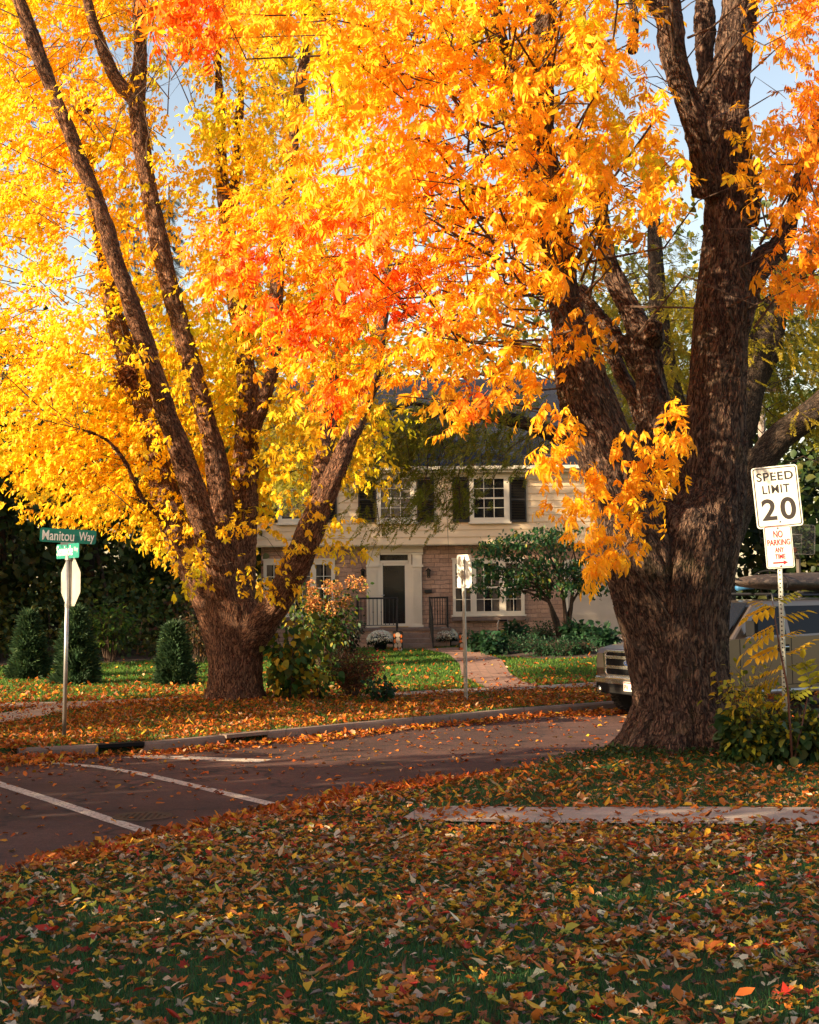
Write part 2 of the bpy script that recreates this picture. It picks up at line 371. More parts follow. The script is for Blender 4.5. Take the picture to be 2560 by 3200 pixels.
def _roadpaint():
    m, nt, b = new_mat('worn_road_paint'); p = geo(nt)
    f = ramp(nt, noise(nt, p, 26, 6, 0.75), [(0.40, 0.0), (0.50, 1.0)])
    nt.links.new(mixc(nt, (0.09, 0.062, 0.052), (0.56, 0.48, 0.39), f), b.inputs['Base Color']); b.inputs['Roughness'].default_value = 0.75
    bump(nt, b, noise(nt, p, 90, 3), 0.5, 0.005); return m
M['roadpaint'] = _roadpaint()
def _camo():
    m, nt, b = new_mat('camouflage_hull'); p = objc(nt)
    v = N(nt, 'ShaderNodeMapping'); v.inputs['Scale'].default_value = (1.0, 5.0, 3.0); nt.links.new(p, v.inputs[0])
    f = noise(nt, v.outputs[0], 3.4, 5, 0.65)
    nt.links.new(ramp(nt, f, [(0.38, (0.012, 0.009, 0.008)), (0.46, (0.09, 0.058, 0.042)), (0.53, (0.022, 0.016, 0.013)), (0.64, (0.17, 0.12, 0.09))]), b.inputs['Base Color'])
    b.inputs['Roughness'].default_value = 0.55; return m
M['camo'] = _camo()

# ------------------------------------------------------------------ ground, road, kerb, pavements
def g2(lst, z=0.0): return [tuple(G(x, y, z)[:2]) for x, y in lst]
far_kerb = g2([(60, 2377), (160, 2371), (308, 2363), (479, 2353), (706, 2331), (860, 2316), (1136, 2288), (1400, 2264), (1640, 2241), (1890, 2222)])
_d = np.array(far_kerb[-1]) - np.array(far_kerb[-3]); _d /= np.linalg.norm(_d)
far_kerb.append(tuple(np.array(far_kerb[-1]) + _d * 60))
near_edge = g2([(0, 2759), (162, 2716), (325, 2669), (487, 2637), (620, 2606), (780, 2570), (960, 2530), (1177, 2487), (1330, 2463), (1476, 2441), (1673, 2405), (1831, 2374), (1949, 2330), (2560, 2262)])
near_edge = [(-6.2, 6.5), (-4.6, 9.4)] + near_edge
_d2 = np.array(near_edge[-1]) - np.array(near_edge[-3]); _d2 /= np.linalg.norm(_d2)
near_edge.append(tuple(np.array(near_edge[-1]) + _d2 * 60))
left_far = [(-60.0, 27.5), (-9.5, 21.4), (-6.6, 20.2)]
ROAD = left_far + far_kerb + near_edge[::-1] + [(-9.0, 2.0), (-12.0, -40.0), (-60.0, -40.0)]
FAR_LINE = left_far + far_kerb; NEAR_LINE = [(-12, -40), (-9, 2)] + near_edge
NEARSIDE = near_edge + [(120, 20), (60, -40), (-9, -40)]
R_BASE = G(2140, 2338, 0.22); L_BASE = G(735, 2192, 0.22)

def H(x, y):
    x = np.asarray(x, float); y = np.asarray(y, float)
    d = np.minimum(dist_line(x, y, FAR_LINE), dist_line(x, y, NEAR_LINE))
    ins = in_poly(x, y, ROAD)
    h = 0.135 + np.clip(13.3 - y, 0, 9) * 0.05 + 0.0 * x
    h = h + 0.10 * np.exp(-((x - R_BASE[0]) ** 2 + (y - R_BASE[1]) ** 2) / 3.0) + 0.12 * np.exp(-((x - L_BASE[0]) ** 2 + (y - L_BASE[1]) ** 2) / 4.0)
    up = np.clip((y - 33.5) / 13.0, 0, 1); rt = np.clip((x - 1.6) / 3.6, 0, 1); h = h + up * up * (3 - 2 * up) * (0.17 + 0.37 * rt * rt * (3 - 2 * rt))
    dn = dist_line(x, y, NEAR_LINE)
    h = np.where(dn < 0.9, 0.02 + (h - 0.02) * np.sin(np.clip(dn / 0.9, 0, 1) * math.pi / 2), h)
    h = h + 0.03 * (vnoise(np.stack([x * 0.7, y * 0.7, 0 * x], -1).reshape(-1, 3), 3).reshape(x.shape) - 0.5) * np.clip(d - 0.3, 0, 1)
    dfar = dist_line(x, y, FAR_LINE); h = np.where(dfar < 0.13, 0.03, h)
    return np.where(ins, np.where(d > 0.15, -0.06, -0.03), h)

def GT(px, py, ymax=47.3):
    """where the line of sight through a pixel meets the sloping ground"""
    d = ray(px, py); lo, hi = 4.0, ymax
    for _ in range(40):
        m = (lo + hi) / 2; p = EYE + d * (m / d[1])
        if p[2] > float(H(np.array([p[0]]), np.array([p[1]]))[0]): lo = m
        else: hi = m
    p = EYE + d * (lo / d[1]); p[2] = float(H(np.array([p[0]]), np.array([p[1]]))[0]); return p
def gt2(lst): return [tuple(GT(x, y, 48.2)[:2]) for x, y in lst]

gx = np.unique(np.concatenate([np.linspace(-900, -30, 12), np.arange(-30, -8, 1.0), np.arange(-8, 9, 0.14), np.arange(9, 32, 1.0), np.linspace(32, 900, 12)]))
gy = np.unique(np.concatenate([np.linspace(-300, 0, 8), np.arange(0, 5, 0.8), np.arange(5, 30, 0.14), np.arange(30, 52, 0.3), np.linspace(52, 1500, 14)]))
XX, YY = np.meshgrid(gx, gy); ZZ = H(XX, YY)
nx, ny = len(gx), len(gy); I = np.arange(nx * ny).reshape(ny, nx)
quads = np.stack([I[:-1, :-1], I[:-1, 1:], I[1:, 1:], I[1:, :-1]], -1).reshape(-1, 4)
tag(np_mesh('ground', np.stack([XX, YY, ZZ], -1).reshape(-1, 3), quads, mat=M['lawn'], smooth=True), kind='structure')

def sheet(name, poly, z, mat, thick=0.02):
    b = MB(); b.prism([(p[0], p[1]) for p in poly], 'z', z - thick, z)
    me = bpy.data.meshes.new(name); import bmesh
    bm = bmesh.new(); vs = [bm.verts.new((p[0], p[1], z)) for p in poly]; f = bm.faces.new(vs)
    bmesh.ops.triangulate(bm, faces=[f]); bm.normal_update()
    for f in bm.faces:
        if f.normal.z < 0: f.normal_flip()
    bm.to_mesh(me); bm.free()
    return tag(link_mesh(name, me, mat), kind='structure')
sheet('road', ROAD, 0.0, M['asphalt'])

def ribbon(line, off0, off1):
    """polygon pair running beside a line"""
    L = np.array(line); t = np.gradient(L, axis=0); t /= np.linalg.norm(t, axis=1, keepdims=True); n = np.stack([-t[:, 1], t[:, 0]], -1)
    return L + n * off0, L + n * off1
def kerb_mesh(line, name, label=None):
    sec = [(0.0, -0.05), (0.015, 0.115), (0.04, 0.145), (0.17, 0.15), (0.17, -0.05)]
    rows = [ribbon(line, o, o)[0] for o, z in sec]; V = []; n = len(line); k = len(sec)
    for i in range(n):
        for j in range(k): V.append((rows[j][i][0], rows[j][i][1], sec[j][1]))
    Q = [(i * k + j, i * k + j + 1, (i + 1) * k + j + 1, (i + 1) * k + j) for i in range(n - 1) for j in range(k - 1)]
    b = MB(); b.add(V, Q + [tuple(range(k)), tuple(range((n - 1) * k, n * k))]); return b
# gaps in the kerb for the two drain mouths
def resample(line, step):
    L = [np.array(p) for p in line]; out = [L[0]]
    for a, b in zip(L[:-1], L[1:]):
        m = max(1, int(np.linalg.norm(b - a) / step)); out += [a + (b - a) * i / m for i in range(1, m + 1)]
    return out
fk = resample(far_kerb[:-1], 0.12) + [np.array(far_kerb[-1])]
def k_index(px, py):
    p = G(px, py, 0.0)[:2]; return int(np.argmin([np.linalg.norm(q - p) for q in fk]))
DR = [(k_index(318, 2362), k_index(462, 2354)), (k_index(706, 2331), k_index(846, 2317))]
kb = MB(); cuts = [0, DR[0][0], DR[0][1], DR[1][0], DR[1][1], len(fk) - 1]
for a, b in ((cuts[0], cuts[1]), (cuts[2], cuts[3]), (cuts[4], cuts[5])):
    q = kerb_mesh(fk[a:b + 1], 'k'); kb.add(q.v, q.f)
tag(kb.build('kerb', M['kerb'], bevel=0.0), kind='structure')
for k, (a, b) in enumerate(DR):
    seg = fk[a:b + 1]
    lab = ['low storm drain mouth in the kerb in front of the street name post', 'low storm drain mouth in the kerb in front of the yellow tree'][k]
    root = tag(empty('storm_drain', (seg[0][0], seg[0][1], 0)), lab, 'storm drain', 'storm drains in the kerb')
    o3 = -np.array([seg[0][0], seg[0][1], 0])
    def strip(n0, n1, z0, z1):
        A, B = ribbon(seg, n0, n1); V = []; n = len(seg)
        for i in range(n): V += [(A[i][0] + o3[0], A[i][1] + o3[1], z0), (B[i][0] + o3[0], B[i][1] + o3[1], z0), (B[i][0] + o3[0], B[i][1] + o3[1], z1), (A[i][0] + o3[0], A[i][1] + o3[1], z1)]
        m = MB(); m.add(V, [(i * 4 + j, i * 4 + (j + 1) % 4, (i + 1) * 4 + (j + 1) % 4, (i + 1) * 4 + j) for i in range(n - 1) for j in range(4)] + [(0, 1, 2, 3), tuple((n - 1) * 4 + j for j in (3, 2, 1, 0))]); return m
    strip(-0.02, 0.2, 0.108, 0.156).build('hood', M['plastic'] if k == 0 else M['kerb'], root)
    strip(0.12, 0.16, -0.05, 0.107).build('throat', M['dark'], root)

# road markings, each a thin sheet of worn paint
def line_quad(a, b, wid):
    a = np.array(a); b = np.array(b); t = (b - a) / np.linalg.norm(b - a); n = np.array([-t[1], t[0]]) * wid / 2
    return [tuple(a + n), tuple(a - n), tuple(b - n), tuple(b + n)]
def marking(line, wid, z=0.004):
    b = MB(); A, B = ribbon(line, -wid / 2, wid / 2); n = len(line)
    b.add([(p[0], p[1], z) for p in A] + [(p[0], p[1], z) for p in B], [(i, i + 1, n + i + 1, n + i) for i in range(n - 1)])
    return b
tag(marking(g2([(-300, 2352), (0, 2451), (160, 2502), (340, 2562), (495, 2612)]), 0.16).build('road_marking', M['roadpaint']), kind='structure')
tag(marking(g2([(60, 2376), (300, 2396), (440, 2418), (600, 2455), (760, 2493), (925, 2532)]), 0.16).build('road_marking', M['roadpaint']), kind='structure')
tag(marking(g2([(400, 2364), (560, 2368), (830, 2379)]), 0.34).build('road_marking', M['roadpaint']), kind='structure')

# near pavement that ends at the crossing, and the far one behind the verge
def strip_poly(lst, z): return g2(lst, z)
SW_NEAR = g2([(1300, 2531), (1420, 2519), (1900, 2518), (2300, 2519), (2700, 2523), (3300, 2530), (3300, 2590), (2700, 2574), (2300, 2570), (1900, 2568), (1420, 2566), (1250, 2560)], 0.16)
SW_FAR = g2([(-900, 2215), (-300, 2203), (240, 2193), (700, 2180), (1218, 2165), (1700, 2140), (2560, 2092), (2560, 2106), (1700, 2152), (1218, 2176), (700, 2191), (330, 2208), (180, 2226), (0, 2259), (-500, 2340), (-500, 2290), (0, 2228), (120, 2208), (-300, 2219), (-900, 2232)], 0.16)
SW_EXTRA = []
PATH = gt2([(1318, 2031), (1400, 2047), (1437, 2080), (1442, 2114), (1525, 2155), (1556, 2158), (1690, 2146), (1634, 2135), (1592, 2105), (1567, 2064), (1467, 2031), (1420, 2026)])
DRIVE = gt2([(1776, 1985), (1825, 1994), (1913, 2018), (2000, 2060), (2080, 2120), (2110, 2195), (2750, 2150), (2700, 2050), (2400, 2000), (2160, 1985)])
BED = gt2([(1470, 2030), (1560, 2052), (1700, 2062), (1850, 2058), (1930, 2025), (1850, 1998), (1776, 1988), (1640, 1988), (1470, 1996)])
BED_L = gt2([(-200, 2085), (100, 2082), (330, 2074), (480, 2066), (640, 2058), (660, 2030), (400, 2005), (0, 2010), (-200, 2020)])
def draped(name, poly, lift, mat, step=0.35):
    """a paving sheet that follows the ground"""
    P2 = np.array(poly); x0, y0 = P2.min(0); x1, y1 = P2.max(0)
    import bmesh
    bm = bmesh.new(); f = bm.faces.new([bm.verts.new((p[0], p[1], 0)) for p in poly]); bmesh.ops.triangulate(bm, faces=[f])
    for ax, lo, hi in ((0, x0, x1), (1, y0, y1)):
        for c in np.arange(lo + step, hi, step):
            no = Vector((1, 0, 0)) if ax == 0 else Vector((0, 1, 0)); co = Vector((c, 0, 0)) if ax == 0 else Vector((0, c, 0))
            bmesh.ops.bisect_plane(bm, geom=bm.verts[:] + bm.edges[:] + bm.faces[:], plane_co=co, plane_no=no)
    V = np.array([v.co[:] for v in bm.verts]); z = H(V[:, 0], V[:, 1]) + lift
    for v, zz in zip(bm.verts, z): v.co.z = zz
    bm.normal_update()
    for f in bm.faces:
        if f.normal.z < 0: f.normal_flip()
    me = bpy.data.meshes.new(name); bm.to_mesh(me); bm.free()
    return tag(link_mesh(name, me, mat), kind='structure')
draped('sidewalk', SW_NEAR, 0.025, M['concrete']); draped('sidewalk', SW_FAR, 0.02, M['concrete'], 0.5)
draped('front_path', PATH, 0.03, M['path']); draped('driveway', DRIVE, 0.02, M['drive'], 1.0)
draped('garden_bed', BED, 0.012, M['mulch']); draped('garden_bed', BED_L, 0.012, M['mulch'], 0.8)
PAVED = [SW_NEAR, SW_FAR, PATH, DRIVE, BED, BED_L]
# short kerb stub where the near pavement meets the road
b = MB(); q = g2([(1160, 2524), (1262, 2482)], 0.06); tq = np.array(q[1]) - np.array(q[0])
b.tube([(q[0][0], q[0][1], 0.03), (q[1][0], q[1][1], 0.05)], 0.07, 8); tag(b.build('kerb', M['kerb']), kind='structure')

# manhole cover
mc = G(447, 2553, 0.0); b = MB(); b.lathe([(0.01, 0.010), (0.27, 0.010), (0.275, 0.012), (0.30, 0.012), (0.31, 0.001), (0.31, -0.01)], (0, 0, 0), 40)
for i in range(-4, 5):
    for j in range(-4, 5):
        if math.hypot(i, j) < 4.1: b.box(i * 0.055 - 0.013, i * 0.055 + 0.013, j * 0.055 - 0.013, j * 0.055 + 0.013, 0.0095, 0.0145)
o = b.build('manhole_cover', plain('cast_iron', (0.06, 0.037, 0.025), 0.7, metal=0.4, var=0.3, scale=12)); o.location = (mc[0], mc[1], 0.0)
tag(o, 'round cast iron manhole cover in the road between the crosswalk lines', 'manhole cover')

# ------------------------------------------------------------------ the house
YF = 48.3; YU = 47.85                                   # stone front below, overhanging clapboard front above
def wx(px, py, Y): p = P(px, py, Y); return p[0]
def wz(px, py, Y): p = P(px, py, Y); return p[2]
house = tag(empty('house', (1.0, YF, 0.1)), 'two storey house with cream clapboard over tan stone and a dark blue shingle roof', 'house')
HO = np.array([1.0, YF, 0.1])
def hb(b, name, mat, parent=house, **kw):
    """build a mesh given in world coordinates under the house"""
    b.v = [(v[0] - HO[0], v[1] - HO[1], v[2] - HO[2]) for v in b.v]; return b.build(name, mat, parent, **kw)
XL = wx(797, 1700, YU); XR = XL + 14.2
ZS = wz(1240, 1702, YU); ZE = wz(1240, 1480, YU)       # bottom of the siding, top of the wall
hb(MB().box(XL + 0.15, XR - 0.1, YF, YF + 8.0, 0.0, ZS + 0.05), 'stone_wall', M['stone'])
b = MB(); nb = int(round((ZE - ZS) / 0.222)); bh = (ZE - ZS) / nb
for i in range(nb):
    z = ZS + i * bh; b.prism([(YU, z), (YU, z + 0.012), (YU + 0.028, z + bh + 0.01), (YU + 0.2, z + bh + 0.01), (YU + 0.2, z)], 'x', XL, XR)
b.box(XL, XR, YU + 0.2, YF + 8.0, ZS, ZE)
hb(b, 'siding', M['siding'])
hb(MB().box(XL, XR, YU + 0.03, YF + 0.1, ZS - 0.03, ZS), 'soffit', M['white'])
# roof
zr0 = ZE + 0.16; RD = 5.2; RH = 3.5
rv = [(XL - 0.35, YU - 0.4, zr0), (XR + 0.35, YU - 0.4, zr0), (XR + 0.35, YU + RD, zr0 + RH), (XL - 0.35, YU + RD, zr0 + RH), (XL - 0.35, YU + 2 * RD + 0.4, zr0), (XR + 0.35, YU + 2 * RD + 0.4, zr0)]
rt = MB(); rt.add(rv + [(v[0], v[1], v[2] - 0.12) for v in rv], [(0, 1, 2, 3), (3, 2, 5, 4), (6, 9, 8, 7), (9, 10, 11, 8), (0, 6, 7, 1), (4, 5, 11, 10), (0, 3, 9, 6), (3, 4, 10, 9), (1, 7, 8, 2), (2, 8, 11, 5)])
roof = hb(rt, 'roof', M['shingle'])
g_ = MB(); g_.prism([(YU - 0.40, zr0 - 0.12), (YU - 0.52, zr0 - 0.08), (YU - 0.53, zr0 + 0.02), (YU - 0.50, zr0 + 0.02), (YU - 0.42, zr0 - 0.03)], 'x', XL - 0.35, XR + 0.35)
g_.box(XL - 0.35, XR + 0.35, YU - 0.38, YU - 0.02, zr0 - 0.17, zr0 - 0.125)
hb(g_, 'gutter', M['white'])
hb(MB().box(XL, XR, YU - 0.035, YU, ZE - 0.20, ZE + 0.02), 'frieze_board', M['white'])
gb = MB(); gb.prism([(YU - 0.02, zr0 - 0.15), (YU + RD, zr0 + RH - 0.15), (YU + 2 * RD, zr0 - 0.15)], 'x', XL + 0.02, XL + 0.06)
hb(gb, 'gable_wall', M['siding'])

def sash_window(px0, px1, py0, py1, Y, glass, cols, rows, curtain, meet=True, label=None):
    """a window set just proud of the wall: frame, near-black sheet for the unlit room, curtain, glass, glazing bars. glass = list of (px0, px1, py0, py1)"""
    X0, X1 = wx(px0, py1, Y), wx(px1, py1, Y); Z0, Z1 = wz(px0, py1, Y), wz(px0, py0, Y)
    gs = [(wx(a, d, Y), wx(b_, d, Y), wz(a, d, Y), wz(a, c, Y)) for (a, b_, c, d) in glass]
    fr = MB(); xs = [X0] + [v for g in gs for v in (g[0], g[1])] + [X1]; z0, z1 = gs[0][2], gs[0][3]
    y0, y1 = Y - 0.075, Y + 0.01
    for i in range(0, len(xs), 2): fr.box(xs[i], xs[i + 1], y0, y1, Z0, Z1)
    for g in gs:
        fr.box(g[0], g[1], y0 + 0.002, y1, Z0, z0); fr.box(g[0], g[1], y0 + 0.002, y1, z1, Z1)
    fr.box(X0 - 0.05, X1 + 0.05, Y - 0.11, Y + 0.01, Z0 - 0.05, Z0); fr.box(X0 - 0.03, X1 + 0.03, Y - 0.10, Y + 0.01, Z1, Z1 + 0.05)
    f = hb(fr, 'window', M['white']); 
    rm = MB(); pn = MB(); mu = MB(); ct = MB()
    for gi, g in enumerate(gs):
        rm.box(g[0] - 0.01, g[1] + 0.01, Y - 0.012, Y - 0.006, z0 - 0.01, z1 + 0.01)  # near-black sheet stands for the shade of the unlit room
        pn.box(g[0] - 0.008, g[1] + 0.008, Y - 0.048, Y - 0.044, z0 - 0.008, z1 + 0.008)
        c = cols[gi]
        for k in range(1, c):
            xx = g[0] + (g[1] - g[0]) * k / c; mu.box(xx - 0.011, xx + 0.011, Y - 0.062, Y - 0.05, z0, z1)
        for k in range(1, rows):
            zz = z0 + (z1 - z0) * k / rows; t = 0.026 if (meet and k == rows // 2) else 0.011
            mu.box(g[0], g[1], Y - 0.0635, Y - 0.0505, zz - t, zz + t)
        if curtain:
            for (u0, u1) in (((0.0, 0.34), (0.66, 1.0)) if curtain == 'pair' else ((0.0, 1.0),)):
                n = 14; xs_ = np.linspace(g[0] + (g[1] - g[0]) * u0, g[0] + (g[1] - g[0]) * u1, n * 2 + 1)
                zt = z1; zb = z0 if curtain != 'shade' else z0 + (z1 - z0) * 0.03
                ct.add([(x, Y - 0.022 - 0.007 * (1 if i % 2 else -1) * (0 if curtain == 'shade' else 1), z) for z in (zb, zt) for i, x in enumerate(xs_)], [(i, i + 1, 2 * n + 1 + i + 1, 2 * n + 1 + i) for i in range(2 * n)])
    hb(rm, 'unlit_room_sheet', M['dark'], f); hb(pn, 'pane', M['glass'], f); hb(mu, 'glazing_bars', M['white'], f)
    if curtain: hb(ct, 'curtain', M['curtain'], f)
    for o in f.children: pass
    return f
def shutter(px0, px1, py0, py1, Y):
    X0, X1 = wx(px0, py1, Y), wx(px1, py1, Y); Z0, Z1 = wz(px0, py1, Y), wz(px0, py0, Y); b = MB(); y0 = Y - 0.055
    for a, c in ((X0, X0 + 0.05), (X1 - 0.05, X1)): b.box(a, c, y0, Y + 0.01, Z0, Z1)
    zm = (Z0 + Z1) / 2
    for a, c in ((Z0, Z0 + 0.08), (zm - 0.03, zm + 0.03), (Z1 - 0.08, Z1)): b.box(X0 + 0.05, X1 - 0.05, y0 + 0.002, Y + 0.01, a, c)
    for z in np.arange(Z0 + 0.09, Z1 - 0.1, 0.05):
        b.prism([(y0 + 0.012, z), (y0 + 0.016, z - 0.006), (Y + 0.008, z + 0.034), (Y + 0.004, z + 0.04)], 'x', X0 + 0.05, X1 - 0.05)
    hb(b, 'shutter', M['black'])
YW = YU - 0.005
sash_window(1179, 1302, 1490, 1633, YW, [(1191, 1283, 1498, 1618)], [3], 4, 'shade')
sash_window(1469, 1593, 1490, 1632, YW, [(1482, 1576, 1497, 1618)], [3], 4, None)
sash_window(870, 995, 1493, 1636, YW, [(882, 976, 1500, 1621)], [3], 4, 'shade')
for a, c in ((811, 867), (998, 1053), (1120, 1176), (1305, 1358), (1415, 1467), (1595, 1646)): shutter(a, c, 1491, 1632, YW)
sash_window(1416, 1640, 1749, 1922, YF - 0.002, [(1425, 1471, 1762, 1911), (1490, 1561, 1762, 1911), (1582, 1629, 1762, 1911)], [2, 3, 2], 4, 'pair')
sash_window(824, 1048, 1752, 1926, YF - 0.002, [(834, 880, 1766, 1914), (899, 970, 1766, 1914), (989, 1036, 1766, 1914)], [2, 3, 2], 4, 'pair')
for a, c in ((1412, 1644), (820, 1052)):
    X0, X1 = wx(a, 1930, YF), wx(c, 1930, YF); z = wz(a, 1924, YF)
    hb(MB().box(X0, X1, YF - 0.16, YF + 0.02, z - 0.17, z - 0.05), 'window_sill', M['step'], bevel=0.015)
# front door, its storm door and classical surround
b = MB()
def yb(y0, y1, px0, px1, py0, py1, Y=YF):
    b.box(wx(px0, py1, Y), wx(px1, py1, Y), y0, y1, wz(px0, py1, Y), wz(px0, py0, Y))
for (a, c) in ((1147, 1179), (1288, 1320)):
    yb(YF - 0.10, YF, a, c, 1772, 1953)
    X0, X1 = wx(a, 1900, YF), wx(c, 1900, YF)
    for k in range(5):
        xx = X0 + (X1 - X0) * (0.14 + 0.72 * k / 4); b.box(xx - 0.014, xx + 0.014, YF - 0.122, YF - 0.10, wz(a, 1945, YF), wz(a, 1780, YF))
    yb(YF - 0.14, YF, a - 3, c + 3, 1765, 1772); yb(YF - 0.15, YF, a - 4, c + 4, 1953, 1963); yb(YF - 0.08, YF, a + 1, c - 1, 1732, 1765)
    yb(YF - 0.12, YF, a - 2, c + 2, 1727, 1733)
yb(YF - 0.09, YF, 1145, 1322, 1712, 1727); yb(YF - 0.20, YF, 1141, 1326, 1705, 1712)
for k in range(22):
    xx = wx(1146, 1710, YF) + k * (wx(1321, 1710, YF) - wx(1146, 1710, YF)) / 22; b.box(xx, xx + 0.04, YF - 0.125, YF - 0.09, wz(1240, 1716, YF), wz(1240, 1712, YF))
yb(YF - 0.06, YF, 1179, 1189, 1727, 1960); yb(YF - 0.06, YF, 1277, 1288, 1727, 1960); yb(YF - 0.06, YF, 1189, 1277, 1727, 1734); yb(YF - 0.06, YF, 1189, 1277, 1752, 1760)
hb(b, 'door_surround', M['white'])
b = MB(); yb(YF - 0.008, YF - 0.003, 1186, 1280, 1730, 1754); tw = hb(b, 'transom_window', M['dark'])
b = MB(); yb(YF - 0.03, YF - 0.025, 1186, 1280, 1730, 1754); hb(b, 'pane', M['glass'], tw)
b = MB(); yb(YF - 0.045, YF - 0.03, 1188, 1198, 1760, 1958); yb(YF - 0.045, YF - 0.03, 1267, 1278, 1760, 1958); yb(YF - 0.045, YF - 0.03, 1198, 1267, 1760, 1768); yb(YF - 0.045, YF - 0.03, 1198, 1267, 1949, 1958)
door = hb(b, 'front_door', M['white'])
b = MB(); yb(YF - 0.02, YF - 0.012, 1196, 1269, 1766, 1952); hb(b, 'inner_door', M['black'], door)
b = MB(); yb(YF - 0.036, YF - 0.031, 1197, 1268, 1767, 1950); hb(b, 'pane', M['glass'], door)
b = MB(); hx = wx(1193, 1860, YF); hz = wz(1193, 1860, YF); b.tube([(hx, YF - 0.05, hz), (hx, YF - 0.10, hz), (hx + 0.09, YF - 0.10, hz)], 0.013, 8); hb(b, 'handle', M['galv'], door)
b = MB(); yb(YF - 0.10, YF - 0.02, 1189, 1277, 1958, 1962); hb(b, 'threshold', M['brass'])
# lanterns, letter box, bell
for (a, c) in ((1127, 1142), (1331, 1347)):
    X0, X1 = wx(a, 1790, YF), wx(c, 1790, YF); xm = (X0 + X1) / 2; zt, zb = wz(a, 1777, YF), wz(a, 1806, YF)
    b = MB(); b.box(xm - 0.05, xm + 0.05, YF - 0.03, YF, zb + 0.05, zt - 0.02); b.tube([(xm, YF - 0.02, zt - 0.02), (xm, YF - 0.1, zt + 0.02), (xm, YF - 0.12, zt - 0.02)], 0.012, 6)
    b.lathe([(0.01, zt), (0.05, zt - 0.02), (0.085, zt - 0.06), (0.08, zt - 0.07)], (xm, YF - 0.12, 0), 4); b.lathe([(0.06, zb + 0.03), (0.065, zb + 0.015), (0.03, zb)], (xm, YF - 0.12, 0), 4)
    for sx in (-1, 1):
        for sy in (-1, 1): b.tube([(xm + sx * 0.045, YF - 0.12 + sy * 0.045, zt - 0.065), (xm + sx * 0.038, YF - 0.12 + sy * 0.038, zb + 0.02)], 0.008, 4)
    ln = hb(b, 'wall_lantern', M['iron'])
    hb(MB().box(xm - 0.035, xm + 0.035, YF - 0.155, YF - 0.085, zb + 0.03, zt - 0.07), 'lantern_glass', M['glass'], ln)
b = MB(); yb(YF - 0.10, YF, 1327, 1350, 1842, 1853); hb(b, 'letter_box', M['black'], bevel=0.01)
# porch platform and four steps
ZP = wz(1240, 1964, YF - 1.3); XP0 = wx(1113, 1965, YF - 0.6); XP1 = wx(1404, 1965, YF - 0.3)
b = MB(); b.box(XP0, XP1, YF - 1.25, YF + 0.02, 0.05, ZP - 0.08); hb(b, 'porch_base', M['stone'])
hb(MB().box(XP0 - 0.04, XP1 + 0.04, YF - 1.29, YF - 0.002, ZP - 0.08, ZP), 'porch_slab', M['step'], bevel=0.012)
xs0, xs1 = wx(1246, 2000, YF - 1.4), wx(1338, 2000, YF - 1.4)
for k in range(4):
    zt = ZP - (ZP - 0.16) * (k + 1) / 5.0 + 0.0; y1 = YF - 1.29 - 0.30 * k
    hb(MB().box(xs0 - 0.02, xs1 + 0.06 + 0.05 * k, y1 - 0.32, y1, 0.05, zt), 'step', M['step'], bevel=0.015)
# railings
def railing(path_, name, n_bal, knuckle=False):
    """path_ = [(x, y, z of rail foot)...]"""
    b = MB(); Hh = 0.92
    b.tube([(x, y, z + Hh) for x, y, z in path_], 0.03, 6); b.tube([(x, y, z + 0.10) for x, y, z in path_], 0.014, 6)
    for (x, y, z) in path_: b.box(x - 0.02, x + 0.02, y - 0.02, y + 0.02, z, z + Hh + 0.03)
    for (p, q), n in zip(zip(path_[:-1], path_[1:]), n_bal):
        for k in range(1, n):
            t = k / n; x, y, z = [p[i] + (q[i] - p[i]) * t for i in range(3)]; b.tube([(x, y, z + 0.1), (x, y, z + Hh)], 0.013, 5)
            if knuckle and k % 2 == 0: b.lathe([(0.009, z + 0.47), (0.024, z + 0.5), (0.009, z + 0.53)], (x, y, 0), 6)
    hb(b, name, M['iron'])
xa, xb_ = XP0 + 0.05, xs0 - 0.03
railing([(xa, YF - 0.08, ZP), (xa, YF - 1.2, ZP), (xb_, YF - 1.2, ZP), (xb_ - 0.02, YF - 2.35, ZP - 0.66)], 'railing', [10, 10, 10], True)
xc, xd = xs1 + 0.06, XP1 - 0.06
railing([(xd, YF - 0.08, ZP), (xd, YF - 1.2, ZP), (xc, YF - 1.2, ZP), (xc + 0.08, YF - 2.35, ZP - 0.66)], 'railing', [9, 7, 10], True)
# garage door in a recessed opening
X0 = wx(1777, 1976, YF); X1 = X0 + 4.88; Zg0 = wz(1777, 1977, YF); Zg1 = Zg0 + 2.14
b = MB(); b.box(X0 - 0.14, X0, YF - 0.05, YF, Zg0, Zg1 + 0.14); b.box(X1, X1 + 0.14, YF - 0.05, YF, Zg0, Zg1 + 0.14); b.box(X0, X1, YF - 0.048, YF, Zg1, Zg1 + 0.14)
hb(b, 'garage_frame', M['white'])
b = MB(); b.box(X0, X1, YF - 0.02, YF - 0.004, Zg0, Zg1)
for r_ in range(4):
    for c_ in range(5):
        za = Zg0 + (Zg1 - Zg0) * r_ / 4; zb = Zg0 + (Zg1 - Zg0) * (r_ + 1) / 4; xa_ = X0 + (X1 - X0) * c_ / 5; xb2 = X0 + (X1 - X0) * (c_ + 1) / 5
        e = 0.05
        b.box(xa_ + 0.002, xb2 - 0.002, YF - 0.036, YF - 0.019, za + 0.004, za + e); b.box(xa_ + 0.002, xb2 - 0.002, YF - 0.036, YF - 0.019, zb - e, zb - 0.004)
        b.box(xa_ + 0.002, xa_ + e, YF - 0.036, YF - 0.019, za + e, zb - e); b.box(xb2 - e, xb2 - 0.002, YF - 0.036, YF - 0.019, za + e, zb - e)
hb(b, 'garage_door', plain('cream_door_paint', (0.56, 0.46, 0.37), 0.55, var=0.05, scale=1.5))

